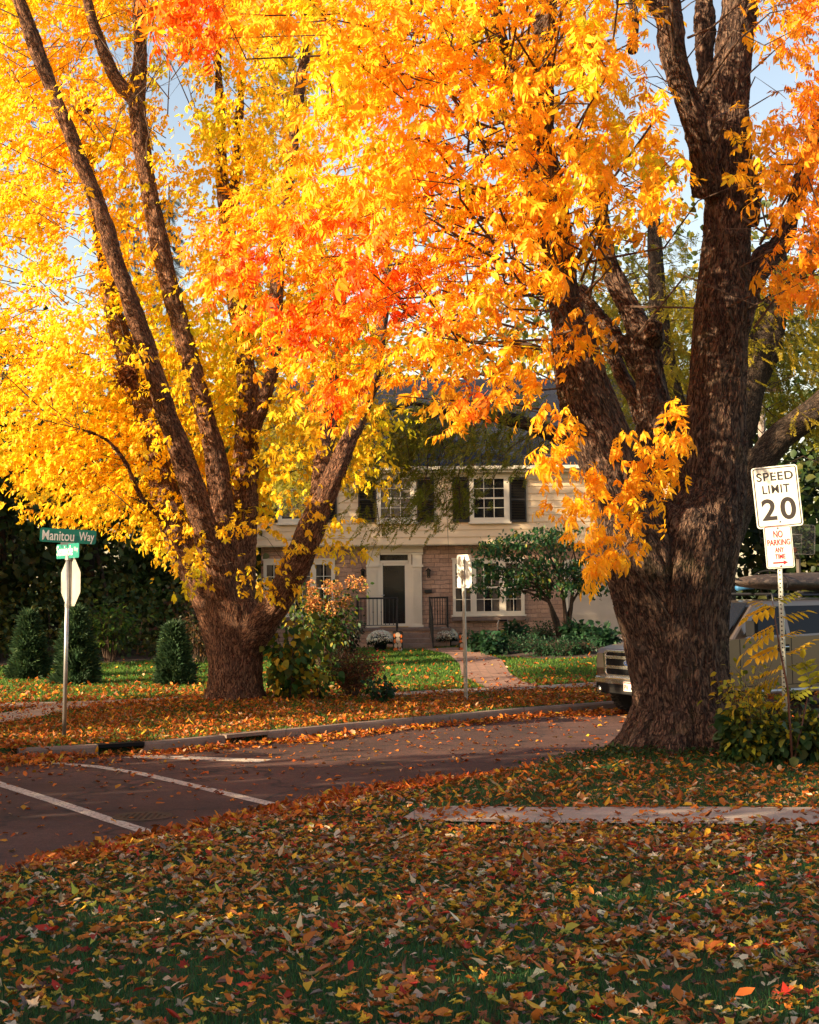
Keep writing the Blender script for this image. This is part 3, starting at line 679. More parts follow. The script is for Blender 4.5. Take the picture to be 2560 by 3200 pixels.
# ------------------------------------------------------------------ trees: traced limbs, twigs, leaf sprays
def catmull(pts, rad, step):
    pts = np.array(pts, float); rad = np.array(rad, float); n = len(pts); op = []; orr = []
    for i in range(n - 1):
        p0, p1, p2, p3 = pts[max(i - 1, 0)], pts[i], pts[i + 1], pts[min(i + 2, n - 1)]
        m = max(2, int(np.linalg.norm(p2 - p1) / step))
        for k in range(m):
            t = k / m
            op.append(0.5 * ((2 * p1) + (-p0 + p2) * t + (2 * p0 - 5 * p1 + 4 * p2 - p3) * t * t + (-p0 + 3 * p1 - 3 * p2 + p3) * t ** 3))
            orr.append(rad[i] + (rad[i + 1] - rad[i]) * t)
    op.append(pts[-1]); orr.append(rad[-1]); return np.array(op), np.array(orr)

def trunk_mesh(name, limbs, mat, parent, org, voxel=0.03, rough=0.05, fine=0.0):
    """limbs: list of (points, radii) in world space; fused to one skin with bark coordinates along each limb."""
    mb = MB(); ax = []; ar = []; al = []; at = []; 
    for (p, r) in limbs:
        q, rr = catmull(p, r, 0.12); mb.tube(q, list(rr), 14)
        t = np.gradient(q, axis=0); t = unit(t); s = np.concatenate([[0], np.cumsum(np.linalg.norm(np.diff(q, axis=0), axis=1))])
        ax.append(q); ar.append(rr); al.append(s); at.append(t)
    me = bpy.data.meshes.new('tmp'); me.from_pydata(mb.v, [], mb.f); to = bpy.data.objects.new('tmp', me); COL.objects.link(to)
    md = to.modifiers.new('r', 'REMESH'); md.mode = 'VOXEL'; md.voxel_size = voxel
    sm = to.modifiers.new('s', 'SMOOTH'); sm.iterations = 3; sm.factor = 0.5
    dg = bpy.context.evaluated_depsgraph_get(); ev = to.evaluated_get(dg); m2 = ev.to_mesh()
    nv = len(m2.vertices); V = np.zeros(nv * 3); m2.vertices.foreach_get('co', V); V = V.reshape(-1, 3)
    nl = len(m2.loops); L = np.zeros(nl, np.int32); m2.loops.foreach_get('vertex_index', L)
    Nn = np.zeros(nv * 3); m2.vertices.foreach_get('normal', Nn); Nn = Nn.reshape(-1, 3)
    sz = np.zeros(len(m2.polygons), np.int32); m2.polygons.foreach_get('loop_total', sz)
    ev.to_mesh_clear(); bpy.data.objects.remove(to); bpy.data.meshes.remove(me)
    A = np.concatenate(ax); AR = np.concatenate(ar); AL = np.concatenate(al); AT = np.concatenate(at)
    best = np.zeros(nv, int)
    for k in range(0, nv, 4000):
        d = np.linalg.norm(V[k:k + 4000, None] - A[None], axis=2) - AR[None]; best[k:k + 4000] = d.argmin(1)
    rel = V - A[best]; t = AT[best]; along = (rel * t).sum(1); rad = rel - t * along[:, None]
    bark = np.stack([rad[:, 0], rad[:, 1], (AL[best] + along) * 0.29 + rad[:, 2] * 0.5], -1)
    lump = (vnoise(np.stack([V[:, 0] * 3.2, V[:, 1] * 3.2, V[:, 2] * 1.5], -1), 5) - 0.5) * rough
    rid = (1 - np.abs(2 * vnoise(bark * np.array([17, 17, 17]), 9) - 1)) ** 2 * fine
    V = V + Nn * (lump + rid - fine * 0.4)[:, None]
    q4 = L.reshape(-1, 4) if (sz == 4).all() else None
    o = np_mesh(name, V - org, q4, None, mat=mat, parent=parent, smooth=True)
    a = o.data.attributes.new('bark', 'FLOAT_VECTOR', 'POINT'); a.data.foreach_set('vector', bark.astype(np.float32).ravel())
    return o, A, AR

def leaflet(L, w, fold=0.25, droop=0.35, base=(0, 0, 0), d=(1, 0, 0), side=(0, 1, 0)):
    """pointed leaf blade, folded along its midrib: spine of 4, two edges of 2"""
    d = np.array(d, float); d /= np.linalg.norm(d); side = np.array(side, float); side -= d * (side @ d); side /= np.linalg.norm(side); up = np.cross(d, side)
    if up[2] < 0: up = -up
    pt = lambda a, s, h: np.array(base) + d * a * L + side * s * w + up * h * L
    v = [pt(0, 0, 0), pt(.35, 0, -.03), pt(.7, 0, -.03 - droop * .12), pt(1, 0, -droop * .35), pt(.3, .5, fold * .12), pt(.68, .36, fold * .08 - droop * .1), pt(.3, -.5, fold * .12), pt(.68, -.36, fold * .08 - droop * .1)]
    q = [(1, 4, 5, 2), (6, 1, 2, 7)]; t = [(0, 4, 1), (0, 1, 6), (2, 5, 3), (2, 3, 7)]
    return v, q, t
def compound(rach, pairs, L, w, hang=0.5, term=1.0):
    vs = []; qs = []; ts = []
    def add(r):
        b = len(vs); vs.extend(r[0]); qs.extend([tuple(b + i for i in f) for f in r[1]]); ts.extend([tuple(b + i for i in f) for f in r[2]])
    for k in range(pairs):
        x = rach * (0.35 + 0.6 * k / max(1, pairs)); sg = 1 - 0.12 * abs(k - 1)
        for s in (-1, 1):
            add(leaflet(L * sg, w * sg, base=(x, 0, 0.0), d=(0.65, s * 0.75, -hang * (0.8 + 0.3 * ((k + s) % 2))), side=(-0.7, s * 0.65, 0.1)))
    add(leaflet(L * term, w * term, base=(rach, 0, 0), d=(1, 0.1, -hang * 0.8), side=(0, 1, 0.1)))
    r = 0.003                                        # the leaf stalk
    b = len(vs); vs.extend([np.array(p) for p in ((0, -r, 0), (0, r, 0), (rach, r, 0), (rach, -r, 0))]); qs.append((b, b + 1, b + 2, b + 3))
    return np.array(vs), qs, ts
ASH = [compound(0.22, 3, 0.125, 0.043, 0.75), compound(0.19, 2, 0.14, 0.047, 1.1), compound(0.23, 3, 0.12, 0.038, 0.35), compound(0.16, 2, 0.11, 0.048, 0.6), compound(0.2, 3, 0.13, 0.036, 1.4)]
BOX = [compound(0.12, 1, 0.105, 0.058, 0.6), compound(0.13, 2, 0.095, 0.048, 0.4), compound(0.11, 1, 0.115, 0.06, 1.0), compound(0.09, 1, 0.08, 0.05, 0.3), compound(0.13, 2, 0.10, 0.043, 1.3)]
def frond(n=8, L=0.22, l=0.045, w=0.016):
    vs = []; qs = []
    for k in range(n):
        x = L * (0.12 + 0.88 * k / n)
        for s in (-1, 1):
            b = len(vs); vs += [(x, 0, 0), (x + l * 0.5 - w * .5, s * l * 0.5, -0.006), (x + l * 0.55, s * l, -0.014), (x + l * 0.5 + w * .6, s * l * 0.5, -0.006)]
            qs.append((b, b + 1, b + 2, b + 3))
    b = len(vs); vs += [(0, -0.002, 0), (0, 0.002, 0), (L, 0.002, 0), (L, -0.002, 0)]; qs.append((b, b + 1, b + 2, b + 3))
    return np.array(vs), qs, []
FROND = [frond()]
SINGLE = [tuple(np.array(x) if i == 0 else x for i, x in enumerate(leaflet(0.10, 0.075)))]

def jitter_col(base, n, dv=0.18, dh=0.05):
    c = np.array(base, float); c = np.tile(c, (n, 1)) if c.ndim == 1 else c.copy()
    c *= (1 + rng.normal(0, dv, (n, 1))).clip(0.45, 1.5); c *= 1 + rng.normal(0, dh, (n, 3)); return c.clip(0.002, 0.95)
def region(poly, n, holes=(), edge=0):
    """n random pixels inside an outline, outside the holes (cx, cy, rx, ry, chance to drop)"""
    p = np.array(poly); out = []; lo, hi = p.min(0), p.max(0)
    while len(out) < n:
        x = rng.uniform(lo[0], hi[0], n * 3); y = rng.uniform(lo[1], hi[1], n * 3); k = in_poly(x, y, poly)
        for (cx, cy, rx, ry, pr) in holes: k &= ~((((x - cx) / rx) ** 2 + ((y - cy) / ry) ** 2 < 1) & (rng.random(x.shape) < pr))
        out += list(zip(x[k], y[k]))
    return np.array(out[:n])
def sprays(centres, axis_xy, per, length, spread, tmpls, colf, droop=0.5, scale=(0.65, 1.2)):
    """each centre becomes a leafy twig end: leaves set along a short drooping axis. Returns joined leaf arrays and twig ends."""
    C = np.asarray(centres); n = len(C)
    out = unit(np.stack([C[:, 0] - axis_xy[0], C[:, 1] - axis_xy[1], rng.normal(0, 0.6, n)], -1) * np.array([1, 1, 0.6]) + rng.normal(0, 0.55, (n, 3)) * np.array([1, 1, 0.4]))
    tot = n * per; ci = np.repeat(np.arange(n), per); t = rng.uniform(-0.55, 0.5, tot)
    pos = C[ci] + out[ci] * (t * length)[:, None] + rng.normal(0, spread, (tot, 3)); pos[:, 2] -= droop * length * (t + 0.5) ** 2 * 0.6
    dirs = unit(out[ci] * 0.7 + rng.normal(0, 0.55, (tot, 3)) + np.array([0, 0, -droop]))
    R = frames(dirs, np.array([0, 0, 1.0]) + rng.normal(0, 0.4, (tot, 3)))
    sc = rng.uniform(*scale, tot); col = colf(pos, ci); k = rng.integers(0, len(tmpls), tot); parts = []
    for i, tm in enumerate(tmpls):
        m = k == i
        if m.any(): parts.append(scatter(tm, pos[m], R[m], sc[m], col[m], None, .0045))
    return join(parts), C - out * length * 0.55
def twigs(ends, A, AR, maxlen, r0=0.016, keep=1.0, up=0.25, clear=None):
    """thin branches from the nearest lower limb point to each spray"""
    mb = MB()
    for e in ends:
        if rng.random() > keep: continue
        d = np.linalg.norm(A - e, axis=1) + np.clip(A[:, 2] - e[2] + 0.3, 0, 9) * 1.2 + np.clip(0.08 - AR, 0, 1) * 5
        i = int(d.argmin()); a = A[i]; L = np.linalg.norm(e - a)
        if L > maxlen: a = e + (a - e) * maxlen / L; L = maxlen
        m1 = a + (e - a) * 0.35 + rng.normal(0, 0.11 * L, 3) + np.array([0, 0, up * L * 0.3]); m2 = a + (e - a) * 0.7 + rng.normal(0, 0.09 * L, 3) + np.array([0, 0, up * L * 0.25])
        if clear is not None and clear(np.array([a + (m1 - a) * .5, m1, (m1 + m2) / 2, m2, (m2 + e) / 2, e])).min() < .8: continue
        r = r0 * (0.4 + 0.35 * L); mb.tube([a, m1, m2, e], [r, r * 0.7, r * 0.45, r * 0.22], 5, False)
    return mb
def shift(mb, org): mb.v = [(v[0] - org[0], v[1] - org[1], v[2] - org[2]) for v in mb.v]; return mb
def limb(pts, Y0, wid, s=None):
    """traced limb: pts = (px, py, metres behind Y0); wid = half widths in pixels"""
    p = [P(x, y, Y0 + dy) for (x, y, dy) in pts]; return p, [max(0.02, h * (Y0 + d[2]) / F) for h, d in zip(wid, pts)]

# ---- the yellow tree on the far verge
YL = L_BASE[1]
limL = [
    ([L_BASE + np.array([0, 0, -0.35]), L_BASE + np.array([0, 0, 0.0]), L_BASE + np.array([0, 0, 0.35]), P(738, 2060, YL), P(735, 1960, YL), P(725, 1880, YL)], [0.60, 0.54, 0.50, 0.49, 0.50, 0.46]),
    limb([(715, 2060, 0), (686, 1945, .1), (612, 1800, .4), (548, 1660, .8), (506, 1500, 1.2), (463, 1306, 1.6), (398, 1120, 2.0), (350, 960, 2.2), (322, 800, 2.3), (290, 600, 2.6), (262, 450, 2.7)], YL, [66, 60, 47, 43, 42, 40, 34, 26, 22, 18, 14]), limb([(530, 1640, .7), (442, 1553, .2), (395, 1450, -.2), (333, 1375, -.5), (250, 1340, -.8)], YL, [12, 8, 6, 5, 3]),
    limb([(725, 1960, 0), (668, 1760, -.3), (594, 1499, -.8), (527, 1306, -1.1), (460, 1098, -1.4), (378, 861, -1.6), (304, 638, -1.8), (223, 430, -2.0), (141, 223, -2.1), (59, 0, -2.3), (-20, -200, -2.4)], YL, [62, 44, 36, 33, 30, 27, 26, 25, 24, 20, 16]),
    limb([(735, 1960, 0), (705, 1720, .2), (668, 1410, .4), (594, 1128, .5), (527, 890, .6), (490, 712, .6), (452, 519, .6), (425, 312, .5)], YL, [60, 46, 34, 30, 29, 28, 27, 28]),
    limb([(425, 312, .5), (364, 252, .4), (297, 89, .2), (270, -20, .1), (240, -220, 0)], YL, [26, 22, 19, 17, 14]), limb([(428, 320, .5), (436, 148, .8), (435, 0, 1.1), (440, -220, 1.3)], YL, [25, 20, 20, 16]),
    limb([(735, 1940, .1), (748, 1757, .6), (766, 1535, 1.0), (771, 1340, 1.3), (774, 1200, 1.5), (755, 1060, 1.7), (732, 895, 1.9), (716, 756, 2.0), (695, 560, 2.1), (690, 400, 2.2), (680, 120, 2.3)], YL, [56, 50, 42, 36, 33, 29, 27, 25, 20, 16, 11]),
    limb([(716, 770, 2.0), (735, 600, 2.2), (742, 440, 2.4), (760, 240, 2.5)], YL, [20, 17, 14, 9]),
    limb([(770, 1400, 1.2), (790, 1340, .9), (822, 1256, .7), (849, 1173, .6), (860, 1062, .5), (863, 923, .5), (872, 783, .5), (888, 672, .6), (910, 500, .7), (930, 330, .8), (955, 160, .9), (972, 20, 1.0), (985, -200, 1.1)], YL, [30, 28, 26, 24, 22, 21, 20, 20, 18, 18, 16, 13, 9]),
    limb([(760, 2040, -.1), (822, 1945, -.5), (885, 1850, -1.0), (936, 1745, -1.4), (976, 1650, -1.6), (1039, 1499, -1.7), (1091, 1380, -1.5), (1143, 1261, -1.0), (1172, 1157, -1.0), (1200, 980, -.9), (1215, 800, -.8)], YL, [50, 46, 45, 44, 41, 34, 28, 25, 22, 17, 11]),
    limb([(985, 1640, -1.6), (1003, 1520, -1.2), (1010, 1423, -.5), (1027, 1340, .2), (1045, 1230, .5), (1065, 1000, .9), (1080, 800, 1.1)], YL, [36, 32, 28, 24, 20, 15, 10]),
]
for k in range(7):                                   # root flare
    a = 2 * math.pi * k / 7 + 0.3; limL.append(([L_BASE + np.array([math.cos(a) * .26, math.sin(a) * .26, .40]), L_BASE + np.array([math.cos(a) * .42, math.sin(a) * .42, .05]), L_BASE + np.array([math.cos(a) * .66, math.sin(a) * .66, -.2])], [.2, .17, .09]))
treeL = tag(empty('maple_tree', tuple(L_BASE)), 'wide yellow leaved tree with several spreading trunks on the far verge behind the kerb', 'tree')
_, AL_, ARL = trunk_mesh('trunk', limL, M['bark_left'], treeL, L_BASE, 0.03, 0.06, 0.022)
polyL = [(-300, -250), (1060, -250), (1000, 60), (1030, 250), (960, 520), (1000, 700), (1100, 900), (1180, 1200), (1170, 1350), (1130, 1480), (1010, 1480), (900, 1400), (830, 1560), (760, 1620), (640, 1620), (560, 1700), (420, 1640), (330, 1610), (250, 1590), (200, 1560), (100, 1520), (0, 1470), (-300, 1440)]
holesL = [(250, 770, 70, 170, .93), (330, 200, 120, 150, .55), (640, 180, 120, 220, .45), (520, 260, 80, 250, .75), (560, 640, 90, 330, .8), (60, 120, 120, 90, .4), (720, 640, 60, 200, .5), (1020, 300, 50, 200, .7), (60, 1060, 60, 120, .6), (-150, 1350, 160, 80, .8), (830, 1250, 90, 170, .75), (1000, 1330, 90, 100, .6), (50, 820, 60, 110, .75), (110, 960, 50, 60, .6)]
pts = region(polyL, 2500, holesL)
dy = np.where(rng.random(len(pts)) < 0.80, rng.uniform(0.3, 3.8, len(pts)), rng.uniform(-3.0, -0.3, len(pts)))
LIMB_PX = [np.array([PX(*q) for q in L_[0]]) for L_ in limL[1:12]]
dl_ = np.min([dist_line(pts[:, 0], pts[:, 1], [tuple(q) for q in L_]) for L_ in LIMB_PX], 0)
drop = (dl_ < 85) & (dy < 0) & (rng.random(len(pts)) < .95); pts = pts[~drop]; dy = dy[~drop]
CL = np.array([P(x, y, YL + d) for (x, y), d in zip(pts, dy)])
low = [(105, 1555, -1), (180, 1590, -1.2), (235, 1600, -1), (300, 1610, -.8), (330, 1640, -1), (390, 1640, -1), (430, 1610, -1), (480, 1650, -1.2), (520, 1700, -1.2), (560, 1740, -1.2), (500, 1600, -1), (590, 1790, -1), (640, 1740, -1.2), (620, 1690, -1.4), (690, 1640, -1.4), (740, 1600, -1.2), (560, 1640, -1), (800, 1640, -1.3), (850, 1620, -1.5),
       (900, 1560, -1.6), (960, 1540, -1.6), (880, 1660, -1.5), (980, 1600, -1.6), (1020, 1540, -1.5), (1080, 1470, -1.5), (1120, 1430, -1.5), (1150, 1500, -1.4), (930, 1700, -1.5), (880, 1760, -1.6), (960, 1740, -1.5), (1030, 1700, -1.5), (1090, 1690, -1.4), (1130, 1700, -1.3), (820, 1800, -1.5), (870, 1830, -1.5), (760, 1790, -1.3), (920, 1820, -1.4), (1060, 1600, -1.5), (860, 1480, -1.2), (900, 1430, -1), (950, 1400, -1), (1000, 1380, -1), (1060, 1350, -1), (1100, 1300, -1.1), (1150, 1260, -1.1), (1190, 1320, -1), (930, 1330, 0), (880, 1260, 1), (980, 1280, .5), (1040, 1250, .4), (840, 1330, 1), (900, 1200, 1), (1220, 1400, -1), (1240, 1300, -.8), (1150, 1370, -1), (1010, 1650, -1.6), (1180, 1400, -1.4), (1210, 1470, -1.2), (640, 1800, -1.2)]
CL2 = np.array([P(x + rng.normal(0, 10), y + rng.normal(0, 8), YL + d + rng.normal(0, .3)) for x, y, d in low])
def colL(pos, ci):
    n = len(pos); f = vnoise(pos * 0.55, 21)[:, None]; g = (vnoise(pos * 0.8, 33)[:, None] > 0.68)
    c = np.array([0.95, 0.66, 0.024]) * (1 - f) + np.array([0.95, 0.53, 0.018]) * f
    c = np.where(g, c * np.array([0.74, 0.98, 1.0]), c); return jitter_col(c, n, 0.13)
l1, e1 = sprays(CL, L_BASE[:2], 15, 0.75, 0.14, BOX, colL, 0.45, (.75, 1.35))
l2, e2 = sprays(CL2, L_BASE[:2], 14, 0.55, 0.09, BOX, colL, 0.7)
jL = join([l1, l2]); np_mesh('crown', jL[0] - L_BASE, jL[1], jL[2], jL[3], M['leaf'], treeL)
tw = twigs(np.concatenate([e1[:900], e2]), AL_, ARL, 1.7, 0.011, 0.5)
# leafless twigs against the sky
for (x, y) in region([(0, -100), (900, -100), (900, 300), (600, 450), (250, 450), (60, 300)], 90):
    a = P(x, y, YL + rng.uniform(-1, 3)); d = unit(np.array([rng.normal(0, .7), rng.normal(0, .7), 0.8])); L = rng.uniform(.6, 1.4)
    p1 = a + d * L * .5 + rng.normal(0, .08, 3); tw.tube([a - d * L * .4, a, p1, p1 + (d + rng.normal(0, .4, 3)) * L * .5], [.012, .010, .006, .002], 4, False)
    for k in range(3):
        q = a + d * L * rng.uniform(0, .6); tw.tube([q, q + (d + rng.normal(0, .7, 3)) * L * .4], [.005, .0015], 4, False)
shift(tw, L_BASE).build('twigs', M['bark_dark'] if False else M['twig'], treeL)

# ---- the big orange tree on the near verge
YR = R_BASE[1]
limR = [
    ([R_BASE + np.array([0, 0, -.4]), R_BASE + np.array([0, 0, .02]), R_BASE + np.array([0.02, 0, .3]), P(2132, 2180, YR), P(2128, 2050, YR), P(2122, 1930, YR), P(2130, 1800, YR), P(2150, 1680, YR), P(2165, 1600, YR)], [.92, .76, .65, .62, .60, .63, .65, .60, .50]),
    limb([(2150, 1800, 0), (2190, 1640, .1), (2215, 1540, .2), (2236, 1336, .3), (2252, 1113, .4), (2264, 890, .5), (2270, 742, .5), (2276, 600, .55), (2276, 445, .6), (2290, 223, .7), (2312, 0, .8), (2335, -220, .9)], YR, [146, 130, 115, 100, 88, 79, 72, 76, 67, 61, 57, 50]),
    limb([(2330, 700, .5), (2335, 590, .5), (2318, 520, .5)], YR, [40, 46, 30]),
    limb([(2112, 2120, 0), (2088, 2000, 0), (2052, 1880, -.05), (2008, 1750, -.2), (1945, 1560, -.4), (1890, 1400, -.5), (1845, 1270, -.5), (1800, 1100, -.5), (1764, 940, -.4), (1735, 720, -.2), (1703, 520, 0), (1690, 340, .2), (1705, 120, .4), (1700, -120, .6)], YR, [138, 136, 130, 118, 100, 92, 90, 70, 54, 50, 48, 42, 36, 30]),
    limb([(1700, 480, 0), (1650, 330, -.2), (1590, 180, -.3), (1550, 30, -.3), (1530, -200, -.3)], YR, [34, 26, 22, 20, 16]),
    limb([(2090, 1760, .3), (2040, 1600, .9), (2026, 1450, 1.2), (2042, 1300, 1.4), (2028, 1177, 1.5), (2004, 1054, 1.6), (1967, 961, 1.7), (1925, 870, 1.8), (1890, 760, 2.0), (1870, 560, 2.2)], YR, [54, 46, 44, 52, 42, 40, 33, 30, 22, 14]),
    limb([(2070, 1310, 1.3), (2100, 1285, 1.1), (2112, 1275, 1.0)], YR, [36, 30, 27]), limb([(2030, 1060, 1.5), (2042, 1030, 1.3), (2046, 1020, 1.2)], YR, [36, 30, 26]),
    limb([(2010, 1320, 1.5), (1992, 1260, 1.7), (1949, 1177, 1.9), (1906, 1084, 2.1), (1865, 1020, 2.3), (1820, 900, 2.5)], YR, [28, 26, 22, 19, 16, 11]),
    limb([(2020, 1200, 1.5), (1985, 1140, 1.6), (1942, 1066, 1.7), (1881, 1000, 1.9), (1840, 930, 2.0)], YR, [24, 24, 21, 16, 10]),
    limb([(2212, 600, .4), (2200, 520, .2), (2163, 349, -.1), (2111, 185, -.3), (2085, 0, -.5), (2068, -200, -.6)], YR, [52, 44, 38, 38, 36, 30]),
    limb([(2235, 560, .7), (2215, 400, .9), (2207, 220, 1.1), (2200, 0, 1.3), (2195, -200, 1.4)], YR, [36, 32, 28, 26, 22]),
    limb([(2090, 60, -.4), (2010, -20, -.6), (1960, -160, -.7)], YR, [18, 16, 14]), limb([(1970, 160, .6), (1985, 60, .5), (1960, -80, .5)], YR, [14, 13, 12]),
    limb([(2300, 1020, .4), (2342, 890, .7), (2394, 806, .9), (2445, 757, 1.0), (2497, 594, 1.2), (2560, 408, 1.4), (2660, 180, 1.6)], YR, [48, 40, 34, 30, 27, 24, 18]),
]
for k in range(9):
    a = 2 * math.pi * k / 9 + 0.2; c_, s_ = math.cos(a), math.sin(a); limR.append(([R_BASE + np.array([c_ * .3, s_ * .3, .55]), R_BASE + np.array([c_ * .62, s_ * .62, .08]), R_BASE + np.array([c_ * 1.0, s_ * 1.0, -.2])], [.3, .22, .12]))
treeR = tag(empty('ash_tree', tuple(R_BASE)), 'massive orange leaved tree with a thick furrowed trunk beside the speed limit sign', 'tree')
_, AR_, ARR = trunk_mesh('trunk', limR, M['bark'], treeR, R_BASE, 0.021, 0.07, 0.036)
polyA = [(640, 620), (560, 690), (700, 760), (620, 820), (830, 850), (760, 930), (700, 960), (820, 1010), (860, 1100), (950, 1150), (1000, 1230), (1050, 1280), (1160, 1210), (1290, 1240), (1400, 1230), (1480, 1290), (1530, 1270), (1600, 1200), (1670, 1120), (1790, 1120), (1830, 1020), (1780, 940), (1780, 800), (1880, 720), (2070, 700), (2120, 600), (2110, 450), (2070, 330), (2090, 0), (2090, -250), (620, -250), (480, 20), (620, 120), (760, 90), (900, 60), (1010, 40), (1020, 260), (960, 520), (900, 560), (760, 590)]
holesA = [(1530, 960, 120, 70, .75), (1660, 970, 60, 70, .9), (2020, 120, 90, 130, .85), (2130, 200, 60, 200, .8), (1930, 620, 110, 120, .55), (1730, 560, 70, 220, .4), (1960, 900, 110, 120, .6), (1330, 960, 60, 60, .5), (1740, 300, 70, 200, .35), (1770, 910, 60, 70, .8)]
pa = region(polyA, 560, holesA); CA = np.array([P(x, y, YR + d) for (x, y), d in zip(pa, rng.uniform(-4.8, 1.8, len(pa)))])
polyB = [(2360, -250), (2760, -250), (2760, 900), (2590, 960), (2470, 1000), (2540, 860), (2440, 900), (2360, 800), (2420, 700), (2370, 560), (2400, 300)]
pb = region(polyB, 95, [(2440, 560, 60, 90, .6), (2420, 780, 60, 60, .6), (2400, 150, 30, 200, .7)]); CB = np.array([P(x, y, YR + d) for (x, y), d in zip(pb, rng.uniform(-3.5, 1.5, len(pb)))])
lowR = [(1690, 1430), (1740, 1410), (1700, 1490), (1760, 1480), (1720, 1550), (1780, 1550), (1850, 1520), (1900, 1480), (1740, 1610), (1800, 1610), (1870, 1590), (1940, 1550), (1990, 1500), (2050, 1470), (2100, 1440), (2080, 1400), (2000, 1430), (1790, 1670), (1850, 1660), (1910, 1640), (1980, 1600), (2040, 1560), (2090, 1530), (1830, 1720), (1890, 1710), (1960, 1680), (1850, 1770), (1910, 1760), (1960, 1720), (1890, 1800), (2020, 1500), (2120, 1330), (2000, 1570), (2060, 1620), (1680, 1520), (1930, 1790), (1860, 1820)]
CR2 = np.array([P(x + rng.normal(0, 12), y + rng.normal(0, 10) - 62, YR - 2.35 + rng.normal(0, .3)) for x, y in lowR])
topred = [(520, 30), (570, 60), (610, 40), (640, 90), (560, 100), (680, 30), (620, 0), (500, 10), (660, 130), (700, -40), (580, -60)]
CT = np.array([P(x, y, YR - 4.0 + rng.normal(0, .3)) for x, y in topred])
RED = [(820, 800, 130, 60), (830, 990, 180, 75), (1080, 860, 220, 110), (1120, 950, 160, 70), (1250, 960, 100, 60), (920, 1030, 150, 60), (1010, 1230, 130, 50), (1030, 700, 140, 40), (1500, 1230, 50, 40), (540, 40, 130, 90), (1100, 820, 160, 50)]
def colR(pos, ci):
    n = len(pos); f = vnoise(pos * 0.45, 41)[:, None]; c = np.array([0.93, 0.52, 0.018]) * f + np.array([0.92, 0.38, 0.011]) * (1 - f)
    d = pos - EYE; kk = d @ _f; px = PPX + F * (d @ _r) / kk; py = PPY - F * (d @ _u) / kk
    red = np.zeros(n)
    for (cx, cy, rx, ry) in RED: red = np.maximum(red, np.exp(-(((px - cx) / rx) ** 2 + ((py - cy) / ry) ** 2) * 0.55))
    red = red * np.clip(1.6 * vnoise(pos * 1.7, 51) + 1.4 * vnoise(pos * 5.0, 52) - .55, 0, 1.15); red = np.where((px < 720) & (py < 170), .9 * vnoise(pos * 5.0, 53) ** .5, red); red = red.clip(0, 1)[:, None]
    red = np.where(rng.random((n, 1)) < red * .85, .5 + .5 * red, .18 * red)
    c = c * (1 - red) + np.array([0.74, 0.10, 0.008]) * red
    g = ((vnoise(pos * 1.1, 61) > 0.78) & (red[:, 0] < .2))[:, None]; c = np.where(g, c * np.array([0.8, 1.25, 1.0]), c)
    rs = np.clip((px - 2300) / 200, 0, 1)[:, None]; c = c * (1 - rs) + np.array([0.90, 0.31, 0.012]) * rs
    dn = np.clip((py - 1300) / 80, 0, 1)[:, None] * (px > 1600)[:, None]; c = c * (1 - dn) + np.array([0.92, 0.46, 0.016]) * dn
    return jitter_col(c, n, 0.14)
S0 = P(2430, 1600, 18.3)                              # a gap in the leaves lets the low sun reach the road sign
def off_beam(C):
    v = C - S0; return np.linalg.norm(v - np.outer(v @ np.array(_s), np.array(_s)), axis=1)
CA = CA[off_beam(CA) > 1.0]
for _ in range(12): m_ = off_beam(CR2) < .8; CR2[m_] += np.array([0, -.1, .01])
a1, f1 = sprays(CA, R_BASE[:2], 15, 0.75, 0.12, ASH, colR, 0.55); a2, f2 = sprays(CB, R_BASE[:2], 15, 0.75, 0.12, ASH, colR, 0.6)
a3, f3 = sprays(CR2, (R_BASE[0] + .3, R_BASE[1] + 2), 9, 0.45, 0.07, ASH, colR, 0.8, (0.72, 1.0)); a4, f4 = sprays(CT, R_BASE[:2], 13, 0.5, 0.08, ASH, colR, 0.6)
jR = join([a1, a2, a3, a4]); np_mesh('crown', jR[0] - R_BASE, jR[1], jR[2], jR[3], M['leaf'], treeR)
tw = twigs(np.concatenate([f1, f2, f3, f4]), AR_, ARR, 2.4, 0.015, 0.5, clear=off_beam)
shift(tw, R_BASE).build('twigs', M['twig'], treeR)

# ------------------------------------------------------------------ signs
def text_mesh(txt, box, mat, name, parent, M4, th=0.002, bold=0.0, space=1.0):
    """lettering fitted to box = (x0, x1, z0, z1) in the sign's own plane; M4 carries sign plane to the parent"""
    cu = bpy.data.curves.new('t', 'FONT'); cu.body = txt; cu.extrude = 0.02; cu.offset = bold; cu.space_character = space
    to = bpy.data.objects.new('t', cu); COL.objects.link(to); dg = bpy.context.evaluated_depsgraph_get()
    me = bpy.data.meshes.new_from_object(to.evaluated_get(dg)); bpy.data.objects.remove(to)
    n = len(me.vertices); V = np.zeros(n * 3); me.vertices.foreach_get('co', V); V = V.reshape(-1, 3)
    lo, hi = V.min(0), V.max(0); s = (V - lo) / np.maximum(hi - lo, 1e-9)
    W = np.stack([box[0] + s[:, 0] * (box[1] - box[0]), -th * (1 - s[:, 2]) - 0.0012, box[2] + s[:, 1] * (box[3] - box[2])], -1)
    W = np.array([(M4 @ Vector(p))[:] for p in W]); me.vertices.foreach_set('co', W.astype(np.float32).ravel()); me.update()
    me.materials.clear(); return link_mesh(name, me, mat, parent)
def rr(x0, x1, z0, z1, r, n=5):
    out = []
    for cx, cz, a0 in ((x1 - r, z1 - r, 0), (x0 + r, z1 - r, 90), (x0 + r, z0 + r, 180), (x1 - r, z0 + r, 270)):
        out += [(cx + r * math.cos(math.radians(a0 + 90 * k / n)), cz + r * math.sin(math.radians(a0 + 90 * k / n))) for k in range(n + 1)]
    return out
def xf(mb, M4): mb.v = [tuple(M4 @ Vector(v)) for v in mb.v]; return mb
